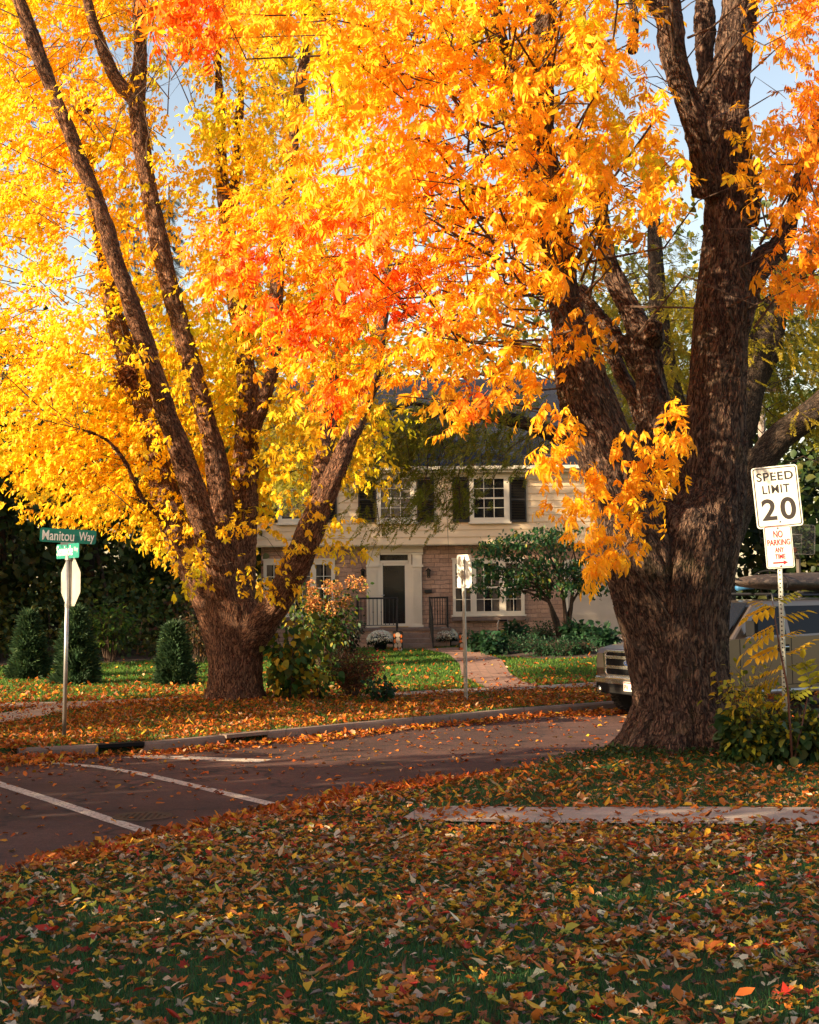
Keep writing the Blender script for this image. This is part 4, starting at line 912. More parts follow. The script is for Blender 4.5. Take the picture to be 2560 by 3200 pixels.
def ring_plate(o, i, y0, y1):
    n = len(o); b = MB(); v = [(p[0], y0, p[1]) for p in o] + [(p[0], y0, p[1]) for p in i] + [(p[0], y1, p[1]) for p in o] + [(p[0], y1, p[1]) for p in i]
    f = []
    for k in range(n):
        j = (k + 1) % n; f += [(k, j, n + j, n + k), (2 * n + k, 3 * n + k, 3 * n + j, 2 * n + j), (k, 2 * n + k, 2 * n + j, j), (n + k, n + j, 3 * n + j, 3 * n + k)]
    return b.add(v, f)
def plane_at(world, org, yaw, tilt=0.0):
    """sign plane: local x to the sign's right as seen from its face, -y the face normal, z up"""
    o = Vector(tuple(np.array(world) - np.array(org)))
    return Matrix.Translation(o) @ Matrix.Rotation(yaw, 4, 'Z') @ Matrix.Rotation(-tilt, 4, 'Y')

# street name post with the back of a stop sign
SB = G(200, 2302, 0.15); YS = SB[1]
post = tag(empty('street_sign_post', tuple(SB)), 'grey post carrying two green street name signs and the back of a stop sign', 'street sign')
top = P(213, 1742, YS) - SB; b = MB(); b.tube([(0, 0, -0.2), tuple(top)], 0.031, 12); b.build('pole', M['galv'], post, True)
jt = top * 0.73; b = MB(); b.tube([tuple(jt * 0.985), tuple(jt * 1.015)], 0.037, 12); b.build('clamp', M['galv'], post)
b = MB(); b.tube([tuple(top * 0.985), tuple(top * 1.02)], 0.04, 12); b.build('clamp', M['galv'], post)
aS = math.radians(54); nS = np.array([math.sin(aS), math.cos(aS), 0])
cS = P(211, 1820, YS); Ms = plane_at(cS + nS * 0.05, SB, math.pi - aS, 0.0)       # its face looks away from us
R8 = 0.345 / math.cos(math.pi / 8); oc = [(R8 * math.cos(math.pi / 8 + k * math.pi / 4), R8 * math.sin(math.pi / 8 + k * math.pi / 4)) for k in range(8)]
b = MB(); b.prism(oc, 'y', -0.002, 0.002); ss = xf(b, Ms).build('stop_sign', M['alu_dull'], post)
b = MB(); b.prism([(x * .96, z * .96) for x, z in oc], 'y', -0.0045, -0.0025); xf(b, Ms).build('red_face', M['sign_red'], ss)
text_mesh('STOP', (-0.25, 0.25, -0.12, 0.12), M['letter_white'], 'lettering', ss, Ms @ Matrix.Translation((0, -0.005, 0)), bold=0.01)
b = MB(); b.box(-0.02, 0.02, 0.002, 0.02, -0.335, 0.345); xf(b, Ms).build('channel', M['galv'], ss)
pm = P(213.5, 1675, YS); Mm = plane_at(pm, SB, math.radians(22), math.radians(-3.2))
b = MB(); b.prism(rr(-0.408, 0.408, -0.102, 0.102, 0.03), 'y', -0.004, 0.004); sm_ = xf(b, Mm).build('name_sign', M['sign_green'], post)
text_mesh('Manitou', (-0.375, 0.085, -0.075, 0.07), M['letter_white'], 'lettering', sm_, Mm @ Matrix.Translation((0, -0.005, 0)), bold=0.012)
text_mesh('Way', (0.155, 0.378, -0.098, 0.07), M['letter_white'], 'lettering', sm_, Mm @ Matrix.Translation((0, -0.005, 0)), bold=0.012)
ps = P(212, 1722, YS); Mn = plane_at(ps + np.array([0, 0, 0]), SB, math.radians(-55), math.radians(0.5))
b = MB(); b.prism(rr(-0.42, 0.42, -0.106, 0.106, 0.025), 'y', -0.004, 0.004); sn = xf(b, Mn).build('name_sign', M['sign_teal'], post)
text_mesh('Seminole', (-0.40, 0.20, -0.065, 0.085), M['letter_white'], 'lettering', sn, Mn @ Matrix.Translation((0, -0.005, 0)), bold=0.014)
text_mesh('Hwy', (0.25, 0.39, -0.03, 0.055), M['letter_white'], 'lettering', sn, Mn @ Matrix.Translation((0, -0.005, 0)), bold=0.012)
b = MB(); b.box(-0.1, 0.1, -0.02, 0.02, -0.13, -0.095); xf(b, Mm).build('bracket', M['galv'], post)
b = MB(); b.box(-0.06, 0.06, -0.02, 0.02, -0.13, -0.10); xf(b, Mn).build('bracket', M['galv'], post)

# lone sign seen from behind on the far verge
NB = G(1457, 2194, 0.15); YN = NB[1]
lone = tag(empty('parking_sign', tuple(NB)), 'sunlit blank back of a small sign on a slim metal post before the house', 'sign')
tp = P(1447, 1738, YN) - NB
def channel_post(mb, a, b_, wd=0.055, dp=0.03, holes=False, yaw=0.0):
    a = np.array(a); b_ = np.array(b_); c, s = math.cos(yaw), math.sin(yaw)
    for (x0, x1, y0, y1) in ((-wd / 2, wd / 2, -dp / 2, -dp / 2 + 0.005), (-wd / 2, -wd / 2 + 0.006, -dp / 2, dp / 2), (wd / 2 - 0.006, wd / 2, -dp / 2, dp / 2)):
        v = []
        for p in (a, b_):
            for (x, y) in ((x0, y0), (x1, y0), (x1, y1), (x0, y1)): v.append((p[0] + x * c - y * s, p[1] + x * s + y * c, p[2]))
        mb.add(v, [(0, 1, 5, 4), (1, 2, 6, 5), (2, 3, 7, 6), (3, 0, 4, 7), (3, 2, 1, 0), (4, 5, 6, 7)])
b = MB(); channel_post(b, (0, 0, -0.2), tp, 0.06, 0.035, yaw=math.radians(-35)); b.build('post', M['galv'], lone)
aN = math.radians(57); nN = np.array([math.sin(aN), math.cos(aN), 0]); cN = P(1448, 1785, YN)
Mk = plane_at(cN + nN * 0.022, NB, math.pi - aN, 0.0)
b = MB(); b.prism(rr(-0.23, 0.23, -0.30, 0.30, 0.04), 'y', -0.0015, 0.0015); pl = xf(b, Mk).build('sign_plate', M['alu'], lone)
b = MB(); b.prism(rr(-0.22, 0.22, -0.29, 0.29, 0.035), 'y', -0.004, -0.002); xf(b, Mk).build('white_face', M['sign_white'], pl)
b = MB(); b.tube([tuple(tp * 0.78), tuple(tp * 0.795)], 0.04, 8); b.build('clamp', M['galv'], lone)

# speed limit and no parking signs
PB = G(2457, 2300, 0.17); YP = 18.4; KS = YP / 19.2; PB = P(2457, 2290, YP); PB[2] = 0.15
sp = tag(empty('speed_limit_sign', tuple(PB)), 'white speed limit 20 sign above a no parking sign on a perforated post', 'road sign')
tp2 = P(2428, 1470, YP) - PB; b = MB(); channel_post(b, (0, 0, -0.2), tp2 + np.array([0, 0.03, 0]), 0.056, 0.03, yaw=math.radians(-25))
pst = b.build('post', plain('pale_galvanised_post', (0.55, 0.56, 0.48), 0.45, metal=0.35, var=0.12, scale=8), sp)
hl = MB(); L_ = np.linalg.norm(tp2)
for k in range(int(L_ / 0.0508)):
    p = tp2 * ((k + 0.5) * 0.0508 / L_) + np.array([0, 0.03, 0]) * (k * 0.0508 / L_)
    c, s = math.cos(math.radians(-25)), math.sin(math.radians(-25)); q = Matrix.Translation(Vector(tuple(p))) @ Matrix.Rotation(math.radians(-25), 4, 'Z') @ Matrix.Translation((0, -0.0155, 0))
    m = MB(); m.lathe([(0.0001, -0.0005), (0.010, -0.0005), (0.010, 0.001)], (0, 0, 0), 8, 'y'); xf(m, q); hl.add(m.v, m.f)
hl.build('hole_pattern', M['dark'], pst)
yw = math.radians(-16); til = math.radians(4.2)
cP = P(2428, 1552, YP) - np.array([0, 0.01, 0]); Mp = plane_at(cP, PB, yw, til); Mp = Mp @ Matrix.Scale(KS, 4); hw, hh = 0.284, 0.386
b = MB(); b.prism(rr(-hw, hw, -hh, hh, 0.04), 'y', -0.0015, 0.0015); s1 = xf(b, Mp).build('speed_sign', M['sign_white'], sp)
e = 0.016; b = ring_plate(rr(-hw + e, hw - e, -hh + e, hh - e, 0.03), rr(-hw + e + .011, hw - e - .011, -hh + e + .011, hh - e - .011, 0.022), -0.0045, -0.002)
xf(b, Mp).build('border', M['sign_black'], s1)
for t, bx_, bd in (('SPEED', (-0.228, 0.222, 0.205, 0.312), .016), ('LIMIT', (-0.17, 0.165, 0.045, 0.15), .012), ('2', (-0.205, -0.025, -0.29, -0.02), .022), ('0', (0.025, 0.215, -0.295, -0.015), .022)):
    text_mesh(t, bx_, M['sign_black'], 'lettering', s1, Mp @ Matrix.Translation((0, -0.002, 0)), bold=bd, space=1.1)
cQ = P(2434, 1709, YP) - np.array([0, 0.012, 0]); Mq = plane_at(cQ, PB, yw, math.radians(3.2)); Mq = Mq @ Matrix.Scale(KS, 4); hw, hh = 0.172, 0.266
b = MB(); b.prism(rr(-hw, hw, -hh, hh, 0.03), 'y', -0.0015, 0.0015); s2 = xf(b, Mq).build('parking_sign', M['sign_white'], sp)
e = 0.010; b = ring_plate(rr(-hw + e, hw - e, -hh + e, hh - e, 0.022), rr(-hw + e + .006, hw - e - .006, -hh + e + .006, hh - e - .006, 0.018), -0.0045, -0.002); xf(b, Mq).build('border', M['sign_red'], s2)
for t, bx_ in (('NO', (-0.055, 0.058, 0.115, 0.205)), ('PARKING', (-0.138, 0.142, 0.02, 0.095)), ('ANY', (-0.052, 0.055, -0.068, -0.005)), ('TIME', (-0.060, 0.068, -0.15, -0.09))):
    text_mesh(t, bx_, M['sign_red'], 'lettering', s2, Mq @ Matrix.Translation((0, -0.002, 0)), bold=0.018)
b = MB(); b.prism([(-0.09, -0.207), (0.04, -0.207), (0.04, -0.224), (0.095, -0.197), (0.04, -0.170), (0.04, -0.187), (-0.09, -0.187)], 'y', -0.0045, -0.002); xf(b, Mq).build('arrow', M['sign_red'], s2)
for mm, zs, pr in ((Mp, (0.30, -0.315), s1), (Mq, (0.235, -0.238), s2)):
    for z in zs: b = MB(); b.lathe([(0.014, 0.0), (0.013, -0.008), (0.006, -0.012)], (0.0, 0, z), 8, 'y'); xf(b, mm).build('bolt', M['galv'], pr)

# ------------------------------------------------------------------ the pickup by the far kerb
TH = math.atan2(-0.50, -0.866)                          # heading of its nose
FRW = G(1978, 2226, 0.0)                               # where its front kerb-side wheel meets the road
fw = np.array([math.cos(TH), math.sin(TH)]); lf = np.array([-fw[1], fw[0]])
T0 = FRW[:2] + lf * 0.86 + fw * 0.70                   # middle of the front bumper
truck = tag(empty('pickup_truck', (T0[0], T0[1], 0.0), TH), 'tan pickup truck with a covered bed parked behind the thick orange tree', 'pickup truck')
body = MB()
def arch(xc, r, z0, n=8): return [(xc + r * math.cos(a), max(z0, 0.40 + r * math.sin(a))) for a in np.linspace(0.02, math.pi - 0.02, n)]
low_ = [(-0.06, 0.52), (-0.03, 0.80), (-0.05, 1.05), (-0.12, 1.13), (-0.35, 1.18), (-1.25, 1.25), (-1.40, 1.30), (-5.82, 1.34), (-5.86, 1.25), (-5.86, 0.52), (-5.12, 0.46)]
rear = [(-4.64 - 0.49, 0.46)] + [(-4.64 + 0.49 * math.cos(a), 0.42 + 0.49 * math.sin(a)) for a in np.linspace(math.pi - 0.1, 0.1, 9)]
front = [(-0.70 + 0.48 * math.cos(a), 0.42 + 0.48 * math.sin(a)) for a in np.linspace(math.pi - 0.1, 0.1, 9)]
prof = low_ + rear[1:] + [(-4.1, 0.44), (-1.52, 0.44)] + front + [(-0.19, 0.46)]
body.prism(prof, 'y', -0.99, 0.99); bo = body.build('body', M['paint'], truck, bevel=0.05)
# hood bulge, cab and bed cap with tumblehome
def green(prof2, name, mat, yb_=0.96, yt=0.76, parent=truck):
    zs = [p[1] for p in prof2]; z0, z1 = min(zs), max(zs); n = len(prof2); v = []
    for sgn in (-1, 1):
        for (x, z) in prof2: v.append((x, sgn * (yb_ + (yt - yb_) * (z - z0) / (z1 - z0)), z))
    m = MB(); m.add(v, [tuple(range(n)), tuple(range(2 * n - 1, n - 1, -1))] + [(i, n + i, n + (i + 1) % n, (i + 1) % n) for i in range(n)]); return m.build(name, mat, parent, bevel=0.045)
green([(-1.36, 1.24), (-2.05, 1.86), (-2.35, 1.93), (-3.70, 1.93), (-3.95, 1.86), (-3.98, 1.24)], 'cab', M['paint'])
green([(-4.02, 1.24), (-4.02, 1.90), (-4.3, 1.95), (-5.6, 1.92), (-5.84, 1.24)], 'bed_cap', M['paint'])
green([(-0.30, 1.165), (-0.55, 1.215), (-1.30, 1.275), (-1.36, 1.22), (-0.4, 1.15)], 'hood', M['paint'], 0.80, 0.72)
def side_glass(poly, name, z0=1.24, z1=1.93, yb_=0.96, yt=0.76):
    for sgn in (-1, 1):
        m = MB(); f = lambda z: yb_ + (yt - yb_) * (z - z0) / (z1 - z0)
        o = [(x, sgn * (f(z) + 0.004), z) for x, z in poly]; i = [(x, sgn * (f(z) - 0.01), z) for x, z in poly]; n = len(poly)
        m.add(o + i, [tuple(range(n)), tuple(range(2 * n - 1, n - 1, -1))] + [(k, (k + 1) % n, n + (k + 1) % n, n + k) for k in range(n)]); m.build(name, M['car_glass'], truck)
side_glass([(-1.72, 1.36), (-2.18, 1.80), (-2.68, 1.83), (-2.68, 1.34)], 'window'); side_glass([(-2.78, 1.34), (-2.78, 1.83), (-3.60, 1.83), (-3.82, 1.76), (-3.86, 1.36)], 'window')
side_glass([(-4.12, 1.40), (-4.12, 1.80), (-5.50, 1.80), (-5.62, 1.42)], 'window')
m = MB(); m.add([(-1.42, -0.86, 1.31), (-1.42, 0.86, 1.31), (-2.04, 0.72, 1.865), (-2.04, -0.72, 1.865), (-1.45, -0.86, 1.30), (-1.45, 0.86, 1.30), (-2.07, 0.72, 1.855), (-2.07, -0.72, 1.855)], [(0, 1, 2, 3), (7, 6, 5, 4), (0, 4, 5, 1), (1, 5, 6, 2), (2, 6, 7, 3), (3, 7, 4, 0)])
m.v = [(x + 0.055, y, z + 0.035) for x, y, z in m.v]; m.build('windshield', M['car_glass'], truck)
# grille: chrome surround, three bars, dark mesh, badge
gz0, gz1, gw = 0.70, 1.08, 0.66
g = MB(); g.box(-0.07, -0.015, -gw, gw, gz0, gz1); gr = g.build('grille', M['plastic'], truck)
g = MB(); o = rr(-gw - 0.035, gw + 0.035, gz0 - 0.035, gz1 + 0.035, 0.06); i_ = rr(-gw + 0.005, gw - 0.005, gz0 + 0.005, gz1 - 0.005, 0.05)
rp = ring_plate(o, i_, -0.06, 0.02); rp.v = [(y, x, z) for x, y, z in rp.v]; rp.build('chrome_surround', M['chrome'], gr, bevel=0.008)
g = MB()
for z in (0.80, 0.965): g.box(-0.03, 0.022, -gw + 0.005, gw - 0.005, z, z + 0.055)
g.build('chrome_bar', M['chrome'], gr, bevel=0.006)
g = MB()
for k in range(1, 14): y = -gw + 2 * gw * k / 14; g.box(-0.02, -0.008, y - 0.005, y + 0.005, gz0 + 0.01, gz1 - 0.01)
for k in range(1, 6): z = gz0 + (gz1 - gz0) * k / 6; g.box(-0.02, -0.010, -gw, gw, z - 0.004, z + 0.004)
g.build('mesh_pattern', M['plastic'], gr)
def oval(a, c, x0, x1, zc, n=28):
    m = MB(); v = [(x, a * math.cos(q), zc + c * math.sin(q)) for x in (x0, x1) for q in np.linspace(0, 2 * math.pi, n, endpoint=False)]
    m.add(v, [tuple(range(n))[::-1], tuple(range(n, 2 * n))] + [(i, (i + 1) % n, n + (i + 1) % n, n + i) for i in range(n)]); return m
oval(0.135, 0.058, 0.0, 0.040, 0.91).build('badge_rim', M['chrome'], gr)
oval(0.122, 0.047, 0.02, 0.046, 0.91).build('badge', plain('blue_enamel', (0.01, 0.03, 0.10), 0.25, var=0.05), gr)
Mb = Matrix.Translation((0.046, 0, 0.91)) @ Matrix.Rotation(math.radians(90), 4, 'Z'); text_mesh('Ford', (-0.085, 0.085, -0.026, 0.030), M['chrome'], 'lettering', gr, Mb)
for sgn in (-1, 1):
    m = MB(); m.add([(-0.03, sgn * 0.73, 0.74), (-0.03, sgn * 0.73, 1.06), (-0.10, sgn * 0.93, 1.04), (-0.32, sgn * 0.995, 1.02), (-0.30, sgn * 0.995, 0.78), (-0.09, sgn * 0.93, 0.74)] + [(x - 0.06, y * 0.96, z) for x, y, z in [(-0.03, sgn * 0.73, 0.74), (-0.03, sgn * 0.73, 1.06), (-0.10, sgn * 0.93, 1.04), (-0.32, sgn * 0.995, 1.02), (-0.30, sgn * 0.995, 0.78), (-0.09, sgn * 0.93, 0.74)]],
                  [(0, 1, 2, 5), (5, 2, 3, 4), (6, 11, 8, 7), (11, 10, 9, 8)] + [(i, (i + 1) % 6, 6 + (i + 1) % 6, 6 + i) for i in range(6)])
    m.v = [(x + 0.012, y + sgn * 0.006, z) for x, y, z in m.v]
    hlm = m.build('headlight', plain('headlight_lens', (0.20, 0.19, 0.18), 0.10, metal=0.7, var=0.6, scale=22), truck)
# bumper: chrome top, black centre, plate
b = MB(); b.prism([(-0.30, 0.99), (-0.02, 0.99), (0.10, 0.86), (0.16, 0.5), (0.16, -0.5), (0.10, -0.86), (-0.02, -0.99), (-0.30, -0.99)], 'z', 0.555, 0.665); b.build('bumper', M['chrome'], truck, bevel=0.02)
b = MB(); b.prism([(-0.30, 0.985), (-0.03, 0.985), (0.085, 0.855), (0.145, 0.5), (0.145, -0.5), (0.085, -0.855), (-0.03, -0.985), (-0.30, -0.985)], 'z', 0.39, 0.554); bl = b.build('lower_bumper', M['plastic'], truck, bevel=0.02)
b = MB(); b.box(0.14, 0.152, -0.40, 0.40, 0.41, 0.50); b.build('air_intake', M['dark'], bl)
for sgn in (-1, 1): b = MB(); b.lathe([(0.07, 0.0), (0.06, 0.02), (0.02, 0.03)], (0.09, sgn * 0.74, 0.44), 14, 'x'); b.build('fog_lamp', M['chrome'], bl)
b = MB(); b.box(0.165, 0.172, 0.02, 0.325, 0.455, 0.61); npl = b.build('number_plate', plain('plate_white', (0.62, 0.52, 0.46), 0.5, var=0.05), truck)
Mb = Matrix.Translation((0.173, 0.17, 0.52)) @ Matrix.Rotation(math.radians(90), 4, 'Z'); text_mesh('PV', (-0.13, -0.02, -0.045, 0.04), M['sign_black'], 'lettering', npl, Mb)
b = MB(); b.box(0.1715, 0.1735, 0.03, 0.315, 0.585, 0.602); b.build('red_band', M['sign_red'], npl)
def wheel(x, y):
    sg = 1 if y > 0 else -1; t = MB(); t.lathe([(0.25, -0.13), (0.36, -0.135), (0.40, -0.10), (0.405, 0.0), (0.40, 0.10), (0.36, 0.135), (0.25, 0.13)], (0, 0, 0), 32, 'y')
    for k in range(40):
        a = 2 * math.pi * k / 40; q = Matrix.Rotation(a, 4, 'Y'); mm = MB(); mm.box(-0.016, 0.016, -0.11, -0.02, 0.398, 0.411); mm.box(-0.010, 0.022, 0.02, 0.11, 0.398, 0.411); xf(mm, q); t.add(mm.v, mm.f)
    w_ = t.build('wheel', M['rubber'], truck, True); w_.location = (x, y, 0.405)
    r_ = MB(); r_.lathe([(0.02, 0.09 * sg), (0.08, 0.10 * sg), (0.20, 0.07 * sg), (0.25, 0.115 * sg), (0.262, 0.10 * sg), (0.262, -0.10 * sg)], (0, 0, 0), 24, 'y')
    for k in range(6):
        mm = MB(); mm.prism([(-0.035, 0.05), (0.035, 0.05), (0.05, 0.24), (-0.05, 0.24)], 'y', 0.085 * sg, 0.11 * sg); xf(mm, Matrix.Rotation(k * math.pi / 3, 4, 'Y')); r_.add(mm.v, mm.f)
    r_.build('rim', M['galv'], w_)
for x in (-0.70, -4.64):
    for y in (-0.86, 0.86): wheel(x, y)
b = MB(); b.box(-5.7, -0.4, -0.70, 0.70, 0.34, 0.60); b.build('chassis', M['plastic'], truck)
for sgn in (-1, 1):
    b = MB(); b.tube([(-1.65, sgn * 0.98, 0.40), (-3.95, sgn * 0.98, 0.40)], 0.04, 8); b.build('running_board', M['galv'], truck)
    sm2 = MB()
    for x in (-1.56, -2.73, -3.93): sm2.box(x - 0.006, x + 0.006, sgn * 0.985, sgn * 0.9935, 0.50, 1.30)
    sm2.box(-3.93, -1.56, sgn * 0.985, sgn * 0.9938, 0.495, 0.507); sm2.build('door_seam', M['dark'], truck)
    for x in (-2.55, -3.75):
        b = MB(); b.box(x - 0.13, x + 0.13, sgn * 0.985, sgn * 0.9965, 1.06, 1.18); hd = b.build('door_handle', M['plastic'], truck, bevel=0.01)
        b = MB(); b.tube([(x - 0.11, sgn * 1.0, 1.13), (x - 0.09, sgn * 1.02, 1.135), (x + 0.09, sgn * 1.02, 1.135), (x + 0.11, sgn * 1.0, 1.13)], 0.017, 6); b.build('grip', M['chrome'], hd)
    b = MB(); b.tube([(-1.80, sgn * 0.93, 1.36), (-1.76, sgn * 1.10, 1.40)], 0.03, 6); b.box(-1.80, -1.70, sgn * 1.08 - 0.10, sgn * 1.08 + 0.12, 1.34, 1.60); b.build('mirror', M['plastic'], truck, bevel=0.02)
    b = MB()
    b.tube([(-4.64 + 0.52 * math.cos(a), sgn * 0.985, 0.42 + 0.52 * math.sin(a)) for a in np.linspace(0.05, math.pi - 0.05, 14)], 0.035, 6); b.build('wheel_arch_trim', M['paint'], truck, True)
    b = MB(); b.tube([(-0.70 + 0.51 * math.cos(a), sgn * 0.985, 0.42 + 0.51 * math.sin(a)) for a in np.linspace(0.05, math.pi - 0.05, 14)], 0.035, 6); b.build('wheel_arch_trim', M['paint'], truck, True)
b = MB()
for x in (-2.6, -4.5, -5.4): b.tube([(x, -0.72, 1.90), (x, -0.70, 2.04), (x, 0.70, 2.04), (x, 0.72, 1.90)], 0.022, 6)
for y in (-0.66, 0.66): b.tube([(-2.5, y, 2.01), (-5.5, y, 2.01)], 0.02, 6)
b.build('roof_rack', M['iron'], truck)
# the canoe-like hull lying on the rack
kx = MB(); nst = 22; ring = 16; vs = []
for i in range(nst):
    t = i / (nst - 1); x = 1.75 - 4.3 * t; r = max(0.02, (math.sin(math.pi * min(1, max(0, t))) ** 0.42))
    for j in range(ring):
        a = 2 * math.pi * j / ring; yy = 0.46 * r * math.cos(a); zz = 0.21 * r * math.sin(a) + 0.05 * abs(2 * t - 1) ** 2; zz = zz if zz > 0 else zz * 0.6
        vs.append((x, yy, zz))
kx.add(vs, [(i * ring + j, i * ring + (j + 1) % ring, (i + 1) * ring + (j + 1) % ring, (i + 1) * ring + j) for i in range(nst - 1) for j in range(ring)] + [tuple(range(ring))[::-1], tuple(range((nst - 1) * ring, nst * ring))])
kp = T0 + fw * -3.9 + lf * 0.2
kay = tag(empty('kayak', (kp[0], kp[1], 2.20), TH), 'dark camouflage kayak strapped on the roof rack of the tan pickup', 'kayak')
kx.build('hull', M['camo'], kay, True)
for x in (0.9, -0.7):
    b = MB(); b.tube([(x, 0.48 * math.cos(a), 0.015 + 0.235 * math.sin(a)) for a in np.linspace(-0.3, math.pi + 0.3, 16)], 0.014, 5); b.build('strap', M['plastic'], kay)
b = MB(); b.tube([(1.74, 0, -0.02), (1.74, 0, 0.05)], 0.04, 8); b.tube([(1.70, .1, 0.1), (1.76, 0, 0.14), (1.70, -.1, 0.1)], 0.015, 5); b.build('end_handle', M['plastic'], kay)
# blue tarpaulin roll beside it
b = MB(); b.tube([(1.1, -0.62, 0.02), (0.6, -0.6, 0.12), (0.1, -0.6, 0.14), (-0.5, -0.62, 0.10)], [0.05, 0.11, 0.12, 0.07], 10)
b.v = [(v[0], v[1], v[2]) for v in b.v]; o = b.build('tarpaulin_roll', plain('blue_tarpaulin', (0.03, 0.14, 0.30), 0.6, var=0.2, scale=20), None, True); o.location = (kp[0], kp[1], 2.12); o.rotation_euler = (0, 0, TH)
tag(o, 'small blue rolled sheet on the roof rack beside the dark kayak', 'roll')

# ------------------------------------------------------------------ far things on the right: hoop, pole
hp = P(2478, 1685, 40.0); bp = np.array([hp[0] + 0.35, hp[1] + 0.9, float(H(hp[0], hp[1]))])
hoop = tag(empty('basketball_hoop', tuple(bp)), 'basketball hoop with a clear backboard behind the parked pickup', 'basketball hoop')
def T(pts): return [(p[0] - bp[0], p[1] - bp[1], p[2] - bp[2]) for p in pts]
b = MB(); b.tube([(0, 0, 0), (0, 0, 2.4), (-0.35, -0.75, hp[2] - bp[2] - 0.1)], 0.06, 8); b.box(-0.12, 0.12, -0.1, 0.1, 0, 0.1); b.build('pole', plain('dull_pole', (0.10, 0.075, 0.06), 0.7), hoop)
Mh = Matrix.Translation(Vector(T([hp])[0])) @ Matrix.Rotation(math.radians(-20), 4, 'Z') @ Matrix.Rotation(math.radians(3), 4, 'Y')
b = MB(); b.prism(rr(-0.55, 0.55, -0.37, 0.37, 0.06), 'y', -0.01, 0.01); bb = xf(b, Mh).build('backboard', M['acrylic'], hoop)
b = ring_plate(rr(-0.57, 0.57, -0.39, 0.39, 0.07), rr(-0.55, 0.55, -0.37, 0.37, 0.06), -0.014, 0.014); xf(b, Mh).build('rim_frame', plain('pale_frame', (0.20, 0.19, 0.18), 0.5), bb)
b = ring_plate(rr(-0.24, 0.24, -0.22, 0.14, 0.01), rr(-0.22, 0.22, -0.20, 0.12, 0.01), -0.013, -0.0105); xf(b, Mh).build('target_square', plain('faded_line', (0.16, 0.15, 0.14), .6), bb)
b = MB(); b.tube([(0.2 * math.cos(a), -0.25 + 0.2 * math.sin(a), -0.28) for a in np.linspace(0, 2 * math.pi, 20)], 0.012, 6); b.box(-0.1, 0.1, -0.08, -0.012, -0.34, -0.22); xf(b, Mh).build('hoop_ring', plain('rusty_red', (0.20, 0.06, 0.03), 0.6), hoop)
ub = P(2390, 1900, 52.0); ub[2] = 0.1
up_ = tag(empty('utility_pole', tuple(ub)), 'weathered grey wooden pole standing behind the speed limit sign', 'utility pole')
t_ = P(2378, 1180, 52.0) - ub; b = MB(); b.tube([(0, 0, 0), tuple(t_ * .5), tuple(t_)], [0.16, 0.14, 0.12], 10); b.build('pole', plain('weathered_wood', (0.26, 0.20, 0.17), 0.9, var=0.35, scale=9), up_)
b = MB(); b.box(-0.9, 0.9, -0.06, 0.06, t_[2] - 0.5, t_[2] - 0.36); b.build('cross_arm', M['twig'], up_)

# ------------------------------------------------------------------ other plants
def leaf_cloud(name, tmpls, pos, dirs, scale, col, mat, parent, org, upj=0.5, up=(0, 0, 1.0)):
    n = len(pos); R = frames(dirs, np.array(up) + rng.normal(0, upj, (n, 3))); k = rng.integers(0, len(tmpls), n); parts = []
    for i, tm in enumerate(tmpls):
        m = k == i
        if m.any(): parts.append(scatter(tm, pos[m] - org, R[m], scale[m], col[m]))
    j = join(parts); return np_mesh(name, j[0], j[1], j[2], j[3], mat, parent)
def clump_points(ells, ncl, per, spread, shell=0.35):
    """leaf positions in clumps inside ellipsoids (cx, cy, cz, rx, ry, rz)"""
    vol = np.array([e[3] * e[4] * e[5] for e in ells]) ** 0.8; vol /= vol.sum(); cs = []
    for e, f in zip(ells, vol):
        m = max(3, int(ncl * f)); d = unit(rng.normal(0, 1, (m, 3))); r = (shell + (1 - shell) * rng.random((m, 1))) ** 0.5
        cs.append(np.array(e[:3]) + d * r * np.array(e[3:]))
    C = np.concatenate(cs); ci = np.repeat(np.arange(len(C)), per)
    return C, C[ci] + rng.normal(0, 1, (len(ci), 3)) * np.array(spread), ci
def bg_tree(name, label, cat, base, ells, ncl, per, size, cols, trunk, mat, bark='bark_dark', group=None, tm=None, spread=(.35, .35, .22), droop=.4, limbs=4):
    base = np.array(base, float); root = tag(empty(name, tuple(base)), label, cat, group)
    C, p, ci = clump_points(ells, ncl, per, spread)
    cc = np.array(cols)[rng.integers(0, len(cols), len(C))][ci]; n = len(p)
    d = unit(rng.normal(0, 1, (n, 3)) + np.array([0, 0, -droop]))
    leaf_cloud('crown', tm or SINGLE, p, d, size * rng.uniform(.7, 1.25, n), jitter_col(cc, n, .2), M[mat], root, base, .8)
    mb = MB(); hs, r = trunk; topc = np.mean([e[:3] for e in ells], 0)
    tp_ = np.array([base[0] + (topc[0] - base[0]) * .6, base[1] + (topc[1] - base[1]) * .6, base[2] + hs]); mid = (base + tp_) / 2 + rng.normal(0, .12, 3) * np.array([1, 1, 0])
    mb.tube([base - [0, 0, .2], base + [0, 0, .25], mid, tp_], [r * 1.4, r, r * .85, r * .55], 9)
    for k in range(limbs):
        e = C[rng.integers(0, len(C))]; a = mid + (tp_ - mid) * rng.uniform(.2, 1); mb.tube([a, (a + e) / 2 + [0, 0, .2], e], [r * .45, r * .28, r * .08], 6, False)
    shift(mb, base).build('trunk', plain_bark, root, True)
    return root
plain_bark = plain('rough_bark', (0.055, 0.036, 0.026), 0.95, var=0.5, scale=14, bmp=0.03)
GD = [(0.032, 0.060, 0.014), (0.045, 0.075, 0.016), (0.085, 0.085, 0.018), (0.025, 0.045, 0.014)]
GW = [(0.060, 0.100, 0.022), (0.080, 0.110, 0.026), (0.13, 0.12, 0.03), (0.045, 0.075, 0.022)]
